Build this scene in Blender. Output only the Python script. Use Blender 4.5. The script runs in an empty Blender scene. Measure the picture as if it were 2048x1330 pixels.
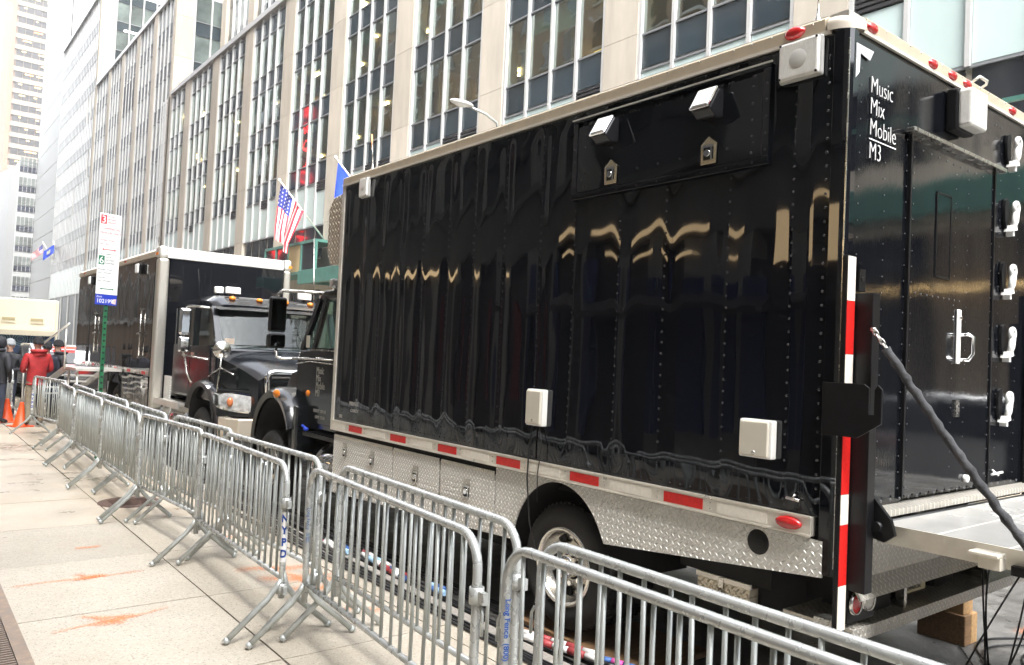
import bpy, bmesh, math, random
from mathutils import Vector, Matrix, noise
random.seed(7)
R_ = math.radians
SC = bpy.context.scene
COL = SC.collection
PI = math.pi

# ------------------------------------------------------------------ camera, sky, sun, exposure
cam_d = bpy.data.cameras.new('camera')
cam_d.sensor_width = 36.0
cam_d.lens = 27.6
cam_d.clip_start = 0.05
cam_d.clip_end = 3000
cam = bpy.data.objects.new('camera', cam_d)
COL.objects.link(cam)
cam.matrix_world = Matrix(((0.7829, -0.0552, -0.6197, 0.0), (-0.6205, 0.0030, -0.7842, 0.0), (0.0452, 0.9985, -0.0318, 1.85), (0, 0, 0, 1)))
SC.camera = cam

world = bpy.data.worlds.new('World')
SC.world = world
world.use_nodes = True
wn, wl = world.node_tree.nodes, world.node_tree.links
wn.clear()
SUN_EL, SUN_AZ = R_(58), R_(205)          # high, behind the camera along the street
sky = wn.new('ShaderNodeTexSky')
sky.sky_type = 'NISHITA'
sky.sun_disc = False
sky.sun_elevation = SUN_EL
sky.sun_rotation = SUN_AZ
sky.air_density = 1.0
sky.dust_density = 2.5
sky.ozone_density = 1.0
hsv = wn.new('ShaderNodeHueSaturation')   # rain cloud: the sky has almost no colour
hsv.inputs['Saturation'].default_value = 0.22
bg = wn.new('ShaderNodeBackground')
bg.inputs['Strength'].default_value = 0.15
wo = wn.new('ShaderNodeOutputWorld')
wl.new(sky.outputs[0], hsv.inputs['Color'])
wl.new(hsv.outputs[0], bg.inputs['Color'])
wl.new(bg.outputs[0], wo.inputs['Surface'])

sun_d = bpy.data.lights.new('sun', 'SUN')
sun_d.energy = 1.2
sun_d.angle = R_(25)
sun_d.color = (1.0, 0.97, 0.93)
sun = bpy.data.objects.new('sun', sun_d)
COL.objects.link(sun)
_sd = Vector((math.sin(SUN_AZ) * math.cos(SUN_EL), math.cos(SUN_AZ) * math.cos(SUN_EL), math.sin(SUN_EL)))
sun.rotation_euler = _sd.to_track_quat('Z', 'Y').to_euler()

SC.view_settings.view_transform = 'Standard'
SC.view_settings.look = 'None'
SC.view_settings.gamma = 1.0
SC.view_settings.use_curve_mapping = False
SC.view_settings.exposure = 3.0
SC.render.engine = 'CYCLES'
SC.cycles.max_bounces = 8
SC.cycles.glossy_bounces = 5
SC.cycles.transparent_max_bounces = 12
SC.cycles.volume_bounces = 1
SC.cycles.sample_clamp_indirect = 6.0
SC.cycles.caustics_reflective = False
SC.cycles.caustics_refractive = False

# ------------------------------------------------------------------ materials
MATS = {}
def nodes_of(m):
    m.use_nodes = True
    return m.node_tree.nodes, m.node_tree.links
def M(name, col, rough=0.5, metal=0.0, spec=0.5, coat=0.0, var=0.0, vs=4.0, st=(1, 1, 1), bump=0.0, bs=60.0,
      bst=(1, 1, 1), rvar=0.0, rand=0.0, emit=0.0, det=4.0, col2=None):
    """Principled material: noise between two tones, optional bump, roughness wear and per-object tone."""
    if name in MATS: return MATS[name]
    m = bpy.data.materials.new(name)
    n, l = nodes_of(m)
    b = n['Principled BSDF']
    b.inputs['Base Color'].default_value = (*col, 1)
    b.inputs['Roughness'].default_value = rough
    b.inputs['Metallic'].default_value = metal
    b.inputs['Specular IOR Level'].default_value = spec
    b.inputs['Coat Weight'].default_value = coat
    b.inputs['Coat Roughness'].default_value = 0.02
    if emit:
        b.inputs['Emission Color'].default_value = (*col, 1)
        b.inputs['Emission Strength'].default_value = emit
    tc = n.new('ShaderNodeTexCoord')
    out = None
    if var or rvar or col2:
        mp = n.new('ShaderNodeMapping'); mp.inputs['Scale'].default_value = st
        l.new(tc.outputs['Object'], mp.inputs['Vector'])
        nz = n.new('ShaderNodeTexNoise'); nz.inputs['Scale'].default_value = vs
        nz.inputs['Detail'].default_value = det; nz.inputs['Roughness'].default_value = 0.6
        l.new(mp.outputs[0], nz.inputs['Vector'])
        rp = n.new('ShaderNodeMapRange'); rp.inputs[1].default_value = 0.3; rp.inputs[2].default_value = 0.7
        l.new(nz.outputs['Fac'], rp.inputs[0])
        if var or col2:
            mx = n.new('ShaderNodeMix'); mx.data_type = 'RGBA'
            c2 = col2 if col2 else tuple(min(1, c * (1 + var)) for c in col)
            c1 = col if col2 else tuple(c * (1 - var) for c in col)
            mx.inputs[6].default_value = (*c1, 1); mx.inputs[7].default_value = (*c2, 1)
            l.new(rp.outputs[0], mx.inputs[0])
            out = mx.outputs[2]
        if rvar:
            r2 = n.new('ShaderNodeMapRange'); r2.inputs[3].default_value = max(0.02, rough - rvar); r2.inputs[4].default_value = min(1, rough + rvar)
            l.new(rp.outputs[0], r2.inputs[0]); l.new(r2.outputs[0], b.inputs['Roughness'])
    if rand:
        oi = n.new('ShaderNodeObjectInfo')
        r3 = n.new('ShaderNodeMapRange'); r3.inputs[3].default_value = 1 - rand; r3.inputs[4].default_value = 1 + rand
        l.new(oi.outputs['Random'], r3.inputs[0])
        vm = n.new('ShaderNodeVectorMath'); vm.operation = 'SCALE'
        if out: l.new(out, vm.inputs[0])
        else: vm.inputs[0].default_value = col
        l.new(r3.outputs[0], vm.inputs['Scale'])
        out = vm.outputs[0]
    if out: l.new(out, b.inputs['Base Color'])
    if bump:
        mp2 = n.new('ShaderNodeMapping'); mp2.inputs['Scale'].default_value = bst
        l.new(tc.outputs['Object'], mp2.inputs['Vector'])
        nb = n.new('ShaderNodeTexNoise'); nb.inputs['Scale'].default_value = bs; nb.inputs['Detail'].default_value = 3
        l.new(mp2.outputs[0], nb.inputs['Vector'])
        bp = n.new('ShaderNodeBump'); bp.inputs['Strength'].default_value = bump; bp.inputs['Distance'].default_value = 0.01
        l.new(nb.outputs['Fac'], bp.inputs['Height']); l.new(bp.outputs[0], b.inputs['Normal'])
    MATS[name] = m
    return m

def math_node(n, l, op, a, b=None, c=None):
    k = n.new('ShaderNodeMath'); k.operation = op
    for i, v in enumerate((a, b, c)):
        if v is None: continue
        if isinstance(v, (int, float)): k.inputs[i].default_value = v
        else: l.new(v, k.inputs[i])
    return k.outputs[0]

def treadplate(name, axes, col=(0.72, 0.68, 0.6), pitch=0.031, rough=0.30, metal=1.0):
    """aluminium chequer plate: raised lozenges turning 45 degrees left and right"""
    m = bpy.data.materials.new(name)
    n, l = nodes_of(m)
    b = n['Principled BSDF']
    b.inputs['Metallic'].default_value = metal
    tc = n.new('ShaderNodeTexCoord'); sp = n.new('ShaderNodeSeparateXYZ')
    l.new(tc.outputs['Object'], sp.inputs[0])
    u = math_node(n, l, 'MULTIPLY', sp.outputs[axes[0]], 1 / pitch); v = math_node(n, l, 'MULTIPLY', sp.outputs[axes[1]], 1 / pitch)
    u2 = math_node(n, l, 'ADD', u, v); v2 = math_node(n, l, 'SUBTRACT', u, v)
    u2 = math_node(n, l, 'MULTIPLY', u2, 0.7071); v2 = math_node(n, l, 'MULTIPLY', v2, 0.7071)
    fu = math_node(n, l, 'FLOOR', u2); fv = math_node(n, l, 'FLOOR', v2)
    par = math_node(n, l, 'MODULO', math_node(n, l, 'ADD', math_node(n, l, 'ADD', fu, fv), 2000.0), 2.0)
    a = math_node(n, l, 'SUBTRACT', math_node(n, l, 'SUBTRACT', u2, fu), 0.5)
    c = math_node(n, l, 'SUBTRACT', math_node(n, l, 'SUBTRACT', v2, fv), 0.5)
    lng = n.new('ShaderNodeMix'); lng.data_type = 'FLOAT'
    l.new(par, lng.inputs[0]); l.new(a, lng.inputs[2]); l.new(c, lng.inputs[3])
    sht = n.new('ShaderNodeMix'); sht.data_type = 'FLOAT'
    l.new(par, sht.inputs[0]); l.new(c, sht.inputs[2]); l.new(a, sht.inputs[3])
    L2 = math_node(n, l, 'POWER', math_node(n, l, 'DIVIDE', math_node(n, l, 'ABSOLUTE', lng.outputs[0]), 0.5), 2.0)
    S2 = math_node(n, l, 'POWER', math_node(n, l, 'DIVIDE', math_node(n, l, 'ABSOLUTE', sht.outputs[0]), 0.17), 2.0)
    h = math_node(n, l, 'MAXIMUM', math_node(n, l, 'SUBTRACT', 1.0, math_node(n, l, 'ADD', L2, S2)), 0.0)
    h = math_node(n, l, 'POWER', h, 0.5)
    nz = n.new('ShaderNodeTexNoise'); nz.inputs['Scale'].default_value = 3.0; nz.inputs['Detail'].default_value = 5
    l.new(tc.outputs['Object'], nz.inputs['Vector'])
    mx = n.new('ShaderNodeMix'); mx.data_type = 'RGBA'
    mx.inputs[6].default_value = (*[k * 0.82 for k in col], 1); mx.inputs[7].default_value = (*[min(1, k * 1.12) for k in col], 1)
    l.new(nz.outputs['Fac'], mx.inputs[0])
    wm = n.new('ShaderNodeMix'); wm.data_type = 'RGBA'; wm.blend_type = 'MULTIPLY'     # relief shading put into the colour: polished lug tops lighter, floor darker
    wr = n.new('ShaderNodeMapRange'); wr.inputs[3].default_value = .76; wr.inputs[4].default_value = 1.15; l.new(h, wr.inputs[0])
    wm.inputs[0].default_value = 1.0; l.new(mx.outputs[2], wm.inputs[6]); l.new(wr.outputs[0], wm.inputs[7]); l.new(wm.outputs[2], b.inputs['Base Color'])
    r = n.new('ShaderNodeMapRange'); r.inputs[3].default_value = rough - 0.1; r.inputs[4].default_value = rough + 0.15
    l.new(nz.outputs['Fac'], r.inputs[0]); l.new(r.outputs[0], b.inputs['Roughness'])
    bp = n.new('ShaderNodeBump'); bp.inputs['Strength'].default_value = 1.0; bp.inputs['Distance'].default_value = 0.012
    l.new(h, bp.inputs['Height']); l.new(bp.outputs[0], b.inputs['Normal'])
    return m

def glass_mat(name, tint, fac, rough=0.015, wave=0.0, ws=1.2, shade=None):
    """window glass: partly see-through, partly mirror; wave = roller distortion of the pane"""
    m = bpy.data.materials.new(name)
    n, l = nodes_of(m)
    n.remove(n['Principled BSDF'])
    out = n['Material Output']
    tr = n.new('ShaderNodeBsdfTransparent'); tr.inputs[0].default_value = (*tint, 1)
    gl = n.new('ShaderNodeBsdfGlossy'); gl.inputs['Roughness'].default_value = rough; gl.inputs[0].default_value = (0.92, 0.97, 0.97, 1)
    if wave:
        tc = n.new('ShaderNodeTexCoord'); nz = n.new('ShaderNodeTexNoise'); nz.inputs['Scale'].default_value = ws; nz.inputs['Detail'].default_value = 1
        oi = n.new('ShaderNodeObjectInfo'); ad = n.new('ShaderNodeVectorMath'); ad.operation = 'ADD'
        sc = n.new('ShaderNodeVectorMath'); sc.operation = 'SCALE'
        l.new(oi.outputs['Location'], sc.inputs[0]); sc.inputs['Scale'].default_value = 0.73
        l.new(tc.outputs['Object'], ad.inputs[0]); l.new(sc.outputs[0], ad.inputs[1]); l.new(ad.outputs[0], nz.inputs['Vector'])
        bp = n.new('ShaderNodeBump'); bp.inputs['Strength'].default_value = 1.0; bp.inputs['Distance'].default_value = wave
        l.new(nz.outputs['Fac'], bp.inputs['Height']); l.new(bp.outputs[0], gl.inputs['Normal'])
    lw = n.new('ShaderNodeLayerWeight'); lw.inputs[0].default_value = 0.25
    f = math_node(n, l, 'ADD', math_node(n, l, 'MULTIPLY', lw.outputs['Facing'], 0.30), fac)
    f = math_node(n, l, 'MINIMUM', f, 0.95)
    mx = n.new('ShaderNodeMixShader')
    l.new(f, mx.inputs[0]); l.new(tr.outputs[0], mx.inputs[1]); l.new(gl.outputs[0], mx.inputs[2])
    l.new(mx.outputs[0], out.inputs['Surface'])
    MATS[name] = m
    return m

# paints and metals
POSTALU = M('post_aluminium', (.70, .67, .60), .30, metal=.8)
RIM = M('polished_rim', (0.86, 0.83, 0.76), 0.24, metal=0.85, var=.05, vs=6)
BLACK = M('gloss_black_paint', (0.0035, 0.0042, 0.0065), 0.03, spec=0.62, rvar=0.015, vs=2.0)
BLACKWET = M('wet_black_paint', (0.0035, 0.0042, 0.006), 0.06, spec=0.6, rvar=0.04, vs=9.0, st=(6, 6, 0.5), bump=0.035, bs=40, bst=(5, 5, 0.5))
CABBLACK = M('cab_black_paint', (0.006, 0.007, 0.009), 0.13, spec=0.9, rvar=0.07, vs=6.0, bump=0.04, bs=90)
MATTE = M('matte_black_steel', (0.006, 0.006, 0.007), 0.38, spec=0.3, var=0.3, vs=12)
RUBBER = M('tyre_rubber', (0.014, 0.014, 0.014), 0.7, var=0.35, vs=20, bump=0.15, bs=80)
UNDER = M('underbody_black', (0.012, 0.011, 0.010), 0.8, var=0.3, vs=9)
ALU = M('mill_aluminium', (0.82, 0.78, 0.70), 0.36, metal=0.6, var=0.08, vs=6, rvar=0.1, bump=0.05, bs=30)
ALUW = M('pale_aluminium', (0.82, 0.80, 0.75), 0.42, metal=0.75, var=0.06, vs=5, rvar=0.1)
CREAMRAIL = M('cream_coated_rail', (0.62, 0.53, 0.40), 0.35, metal=0.35, var=0.08, vs=8)
CHROME = M('chrome', (0.86, 0.86, 0.86), 0.06, metal=1.0)
STEEL = M('satin_steel', (0.62, 0.60, 0.56), 0.25, metal=1.0, rvar=0.1, vs=10)
GALV = M('galvanised_steel', (0.45, 0.475, 0.46), 0.42, metal=0.4, var=0.20, vs=5, rvar=0.10, bump=0.04, bs=120, rand=0.10)
GALVW = M('wet_galvanised_rail', (0.52, 0.54, 0.53), 0.27, metal=0.4, var=0.07, vs=9, rvar=0.10, bump=0.07, bs=170, rand=0.06)
WHITEP = M('white_plastic', (0.80, 0.80, 0.78), 0.35, var=0.03, vs=10)
LENS = M('frosted_lamp_lens', (0.80, 0.80, 0.77), 0.12, spec=0.6, var=0.10, vs=30, st=(1, 9, 1), bump=0.25, bs=60, bst=(1, 6, 1))
CREAMP = M('cream_plastic', (0.68, 0.64, 0.55), 0.4, var=0.03, vs=8)
REDREFL = M('red_reflector_tape', (0.62, 0.018, 0.015), 0.35, var=0.15, vs=60)
WHITEREFL = M('white_reflector_tape', (0.84, 0.80, 0.72), 0.4, var=0.08, vs=40)
REDLENS = M('red_lamp_lens', (0.50, 0.012, 0.014), 0.12, spec=0.7, coat=0.5)
AMBER = M('amber_lamp_lens', (0.85, 0.25, 0.02), 0.2, spec=0.6)
ORANGECONE = M('orange_cone_plastic', (0.80, 0.085, 0.012), 0.45, var=0.1, vs=12)
LETTER = M('white_vinyl_lettering', (0.80, 0.80, 0.80), 0.5)
LETTERG = M('grey_vinyl_lettering', (0.30, 0.29, 0.26), 0.5)
BLUEINK = M('blue_ink', (0.03, 0.11, 0.42), 0.55)
BLUEINK2 = M('faded_blue_ink', (0.06, 0.16, 0.38), 0.6, var=0.4, vs=60)
REDINK = M('red_ink', (0.62, 0.03, 0.05), 0.5)
GREENINK = M('green_ink', (0.02, 0.16, 0.08), 0.5)
PALEREDINK = M('thin_red_print', (0.42, 0.04, 0.06), 0.5)
PALEGREYINK = M('thin_grey_print', (0.07, 0.09, 0.085), 0.5)
SIGNWHITE = M('sign_white', (0.80, 0.80, 0.80), 0.4)
SIGNBLUE = M('sign_blue', (0.015, 0.04, 0.40), 0.4)
SIGNPOST = M('green_post_paint', (0.01, 0.13, 0.05), 0.4, var=0.2, vs=20)
WOOD = M('weathered_timber', (0.20, 0.115, 0.055), 0.75, var=0.35, vs=6, st=(1, 8, 8), bump=0.2, bs=30)
WOODL = M('fresh_timber', (0.36, 0.22, 0.10), 0.7, var=0.3, vs=6, st=(8, 1, 8), bump=0.2, bs=30)
CABLE = M('black_cable_rubber', (0.010, 0.010, 0.011), 0.35, rvar=0.1, vs=30)
STRAP = M('strap_sleeve_cloth', (0.045, 0.046, 0.05), 0.85, var=0.5, vs=24, bump=0.5, bs=70)
TREAD_SIDE = treadplate('treadplate_side', ('Y', 'Z'), col=(0.96, 0.93, 0.86), metal=0.25)
TREAD_REAR = treadplate('treadplate_rear', ('X', 'Z'), col=(0.80, 0.77, 0.71), metal=0.35)
TREAD_TOP = treadplate('treadplate_top', ('X', 'Y'), col=(0.78, 0.74, 0.66), metal=0.6)
TREAD_NOSE = treadplate('treadplate_nose', ('Y', 'Z'), col=(0.66, 0.58, 0.45), pitch=0.05)
PLATFORM = M('platform_aluminium', (0.56, 0.56, 0.54), 0.22, metal=0.4, var=0.05, vs=3, rvar=0.1, bump=0.04, bs=20)
PLATEDGE = M('platform_edge', (0.70, 0.66, 0.57), 0.4, metal=0.3, var=0.12, vs=9)
# setting
def concrete(name, base, speck, stain, rough, wet, spsize, spamt):
    """paving concrete: stone specks in several tones, broad stains, damp patches that turn it darker and glossier"""
    m = bpy.data.materials.new(name); n, l = nodes_of(m); b = n['Principled BSDF']
    tc = n.new('ShaderNodeTexCoord'); oi = n.new('ShaderNodeObjectInfo')
    off = n.new('ShaderNodeVectorMath'); off.operation = 'ADD'; l.new(tc.outputs['Object'], off.inputs[0]); l.new(oi.outputs['Location'], off.inputs[1])
    V = off.outputs[0]
    def nz(scale, det, lo, hi):
        k = n.new('ShaderNodeTexNoise'); k.inputs['Scale'].default_value = scale; k.inputs['Detail'].default_value = det; k.inputs['Roughness'].default_value = .65
        l.new(V, k.inputs['Vector']); r = n.new('ShaderNodeMapRange'); r.inputs[1].default_value = lo; r.inputs[2].default_value = hi; l.new(k.outputs['Fac'], r.inputs[0]); return r.outputs[0]
    def mix(f, a, c):
        x = n.new('ShaderNodeMix'); x.data_type = 'RGBA'
        if isinstance(f, float): x.inputs[0].default_value = f
        else: l.new(f, x.inputs[0])
        for i_, q in ((6, a), (7, c)):
            if isinstance(q, tuple): x.inputs[i_].default_value = (*q, 1)
            else: l.new(q, x.inputs[i_])
        return x.outputs[2]
    vo = n.new('ShaderNodeTexVoronoi'); vo.inputs['Scale'].default_value = spsize; l.new(V, vo.inputs['Vector'])
    sp = n.new('ShaderNodeSeparateColor'); l.new(vo.outputs['Color'], sp.inputs[0])
    dark = math_node(n, l, 'GREATER_THAN', sp.outputs[0], 1 - spamt); pale = math_node(n, l, 'LESS_THAN', sp.outputs[0], spamt * .8)
    near = math_node(n, l, 'LESS_THAN', vo.outputs['Distance'], .42)
    c = mix(nz(38, 4, .3, .7), tuple(k * .90 for k in base), tuple(min(1, k * 1.08) for k in base))
    c = mix(math_node(n, l, 'MULTIPLY', math_node(n, l, 'MULTIPLY', dark, near), .55), c, speck)
    c = mix(math_node(n, l, 'MULTIPLY', math_node(n, l, 'MULTIPLY', pale, near), .5), c, tuple(min(1, k * 1.55) for k in base))
    c = mix(math_node(n, l, 'MULTIPLY', nz(1.1, 6, .42, .72), .55), c, stain)
    gum = n.new('ShaderNodeTexVoronoi'); gum.inputs['Scale'].default_value = 2.3; l.new(V, gum.inputs['Vector'])
    gr = n.new('ShaderNodeMapRange'); gr.inputs[1].default_value = .05; gr.inputs[2].default_value = .035; l.new(gum.outputs['Distance'], gr.inputs[0])
    c = mix(math_node(n, l, 'MULTIPLY', gr.outputs[0], .55), c, (.09, .08, .07))
    w = nz(.75, 5, .45, .62)
    c = mix(math_node(n, l, 'MULTIPLY', w, wet), c, tuple(k * .55 for k in stain))
    r3 = n.new('ShaderNodeMapRange'); r3.inputs[3].default_value = .92; r3.inputs[4].default_value = 1.08; l.new(oi.outputs['Random'], r3.inputs[0])
    vm = n.new('ShaderNodeVectorMath'); vm.operation = 'SCALE'; l.new(c, vm.inputs[0]); l.new(r3.outputs[0], vm.inputs['Scale']); l.new(vm.outputs[0], b.inputs['Base Color'])
    rr = n.new('ShaderNodeMapRange'); rr.inputs[3].default_value = rough; rr.inputs[4].default_value = rough - .45 * min(1, wet * 2); l.new(w, rr.inputs[0]); l.new(rr.outputs[0], b.inputs['Roughness'])
    nb = n.new('ShaderNodeTexNoise'); nb.inputs['Scale'].default_value = 150; nb.inputs['Detail'].default_value = 4; l.new(V, nb.inputs['Vector'])
    bp = n.new('ShaderNodeBump'); bp.inputs['Strength'].default_value = .35; bp.inputs['Distance'].default_value = .006; l.new(nb.outputs['Fac'], bp.inputs['Height']); l.new(bp.outputs[0], b.inputs['Normal'])
    MATS[name] = m
    return m
AGGREGATE = concrete('aggregate_concrete', (.43, .39, .325), (.13, .115, .095), (.33, .285, .215), .70, .16, 70, .20)
SMOOTHC = concrete('wet_smooth_concrete', (.45, .395, .315), (.24, .20, .15), (.33, .26, .175), .55, .42, 130, .12)
MORTAR = M('joint_grit', (0.12, 0.11, 0.095), 0.9, var=0.3, vs=20)
GRANITE = M('kerb_granite', (0.30, 0.28, 0.25), 0.6, var=0.25, vs=40, bump=0.2, bs=80)
ASPHALT = M('wet_asphalt', (0.095, 0.092, 0.086), 0.5, var=0.3, vs=6, rvar=0.25, bump=0.5, bs=160, det=8)
EARTH = M('city_ground', (0.08, 0.08, 0.08), 0.9, var=0.2)
ORANGEPAINT = M('orange_spray_paint', (0.78, 0.27, 0.10), 0.7, var=0.12, vs=14)
def worn(m):          # thin sprayed paint: dense along the stroke, speckled and see-through towards its edges
    n, l = m.node_tree.nodes, m.node_tree.links
    tr = n.new('ShaderNodeBsdfTransparent'); mx = n.new('ShaderNodeMixShader'); nz = n.new('ShaderNodeTexNoise'); tc = n.new('ShaderNodeTexCoord')
    at = n.new('ShaderNodeAttribute'); at.attribute_name = 'cover'
    nz.inputs['Scale'].default_value = 70; nz.inputs['Detail'].default_value = 6; l.new(tc.outputs['Object'], nz.inputs['Vector'])
    f = math_node(n, l, 'MULTIPLY', math_node(n, l, 'SUBTRACT', math_node(n, l, 'ADD', nz.outputs['Fac'], math_node(n, l, 'MULTIPLY', at.outputs['Fac'], .55)), .62), 2.2)
    f = math_node(n, l, 'MULTIPLY', math_node(n, l, 'MINIMUM', math_node(n, l, 'MAXIMUM', f, 0.0), 1.0), .55)
    l.new(f, mx.inputs[0]); l.new(tr.outputs[0], mx.inputs[1]); l.new(n['Principled BSDF'].outputs[0], mx.inputs[2]); l.new(mx.outputs[0], n['Material Output'].inputs[0])
worn(ORANGEPAINT)
STONE = M('limestone_pier', (0.43, 0.385, 0.32), 0.75, var=0.13, vs=.9, st=(1, 1.6, .35), bump=0.12, bs=30, rand=0.08)
MULLION = M('white_mullion_metal', (0.52, 0.52, 0.51), 0.35, metal=0.3, var=0.05, vs=2)
SPANDREL = M('dark_spandrel_glass', (0.022, 0.034, 0.042), 0.06, spec=0.65, rand=0.3, bump=0.03, bs=0.8)
PALEPANEL = M('pale_mint_panel', (0.44, 0.53, 0.515), 0.25, var=0.05, vs=0.6, rand=0.05)
SILLBAR = M('grey_window_bar', (0.22, 0.23, 0.24), 0.4, metal=0.3)
LOUVRE = M('black_louvre', (0.02, 0.02, 0.022), 0.5)
GREENMETAL = M('green_canopy_metal', (0.055, 0.16, 0.13), 0.45, var=0.15, vs=3)
DARKGLASS = M('dark_shop_glass', (0.018, 0.02, 0.024), 0.05, spec=0.7, bump=0.03, bs=1.0)
ROOMWALL = M('office_wall', (0.36, 0.27, 0.18), 0.8, var=0.25, vs=0.4, rand=0.5)
ROOMCEIL = M('office_ceiling', (0.42, 0.41, 0.36), 0.8)
ROOMLAMP = M('office_lamp', (1.0, 0.72, 0.36), 0.5, emit=9.0)
BLIND = M('pale_green_blind', (0.30, 0.42, 0.36), 0.7, var=0.15, vs=2, rand=0.2)
NEON = M('red_neon', (1.0, 0.025, 0.03), 0.5, emit=1.6)
OFFGLASS = glass_mat('office_glass', (0.62, 0.68, 0.645), 0.13, wave=0.006, ws=1.0)
FARSPAN = M('far_spandrel', (0.035, 0.042, 0.05), 0.35, spec=0.25)
FARGLASS = M('far_office_glass', (0.10, 0.11, 0.11), 0.22, spec=0.35, var=.45, vs=.35, rand=0.3, bump=0.05, bs=0.6)
CABGLASS = glass_mat('cab_glass', (0.55, 0.72, 0.66), 0.16, rough=0.03)
WSGLASS = glass_mat('windscreen_glass', (0.50, 0.60, 0.58), 0.02, rough=0.06, wave=0.004, ws=9)

# ------------------------------------------------------------------ mesh builder
ORG = {}
def linkobj(o, parent=None):
    COL.objects.link(o)
    if parent is not None: o.parent = parent
    return o
def tag(o, label=None, cat=None, group=None, kind=None):
    if label: o['label'] = label
    if cat: o['category'] = cat
    if group: o['group'] = group
    if kind: o['kind'] = kind
    return o
def thing(name, label, cat, loc=(0, 0, 0), rz=0.0, group=None):
    o = bpy.data.objects.new(name, None)
    o.empty_display_size = 0.2
    COL.objects.link(o)
    o.location = loc; o.rotation_euler = (0, 0, rz)
    ORG[o.name] = Vector(loc)
    return tag(o, label, cat, group)
def copy_tree(o, parent=None):
    c = o.copy()
    COL.objects.link(c)
    if parent is not None: c.parent = parent
    for ch in o.children: copy_tree(ch, c)
    return c

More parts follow.
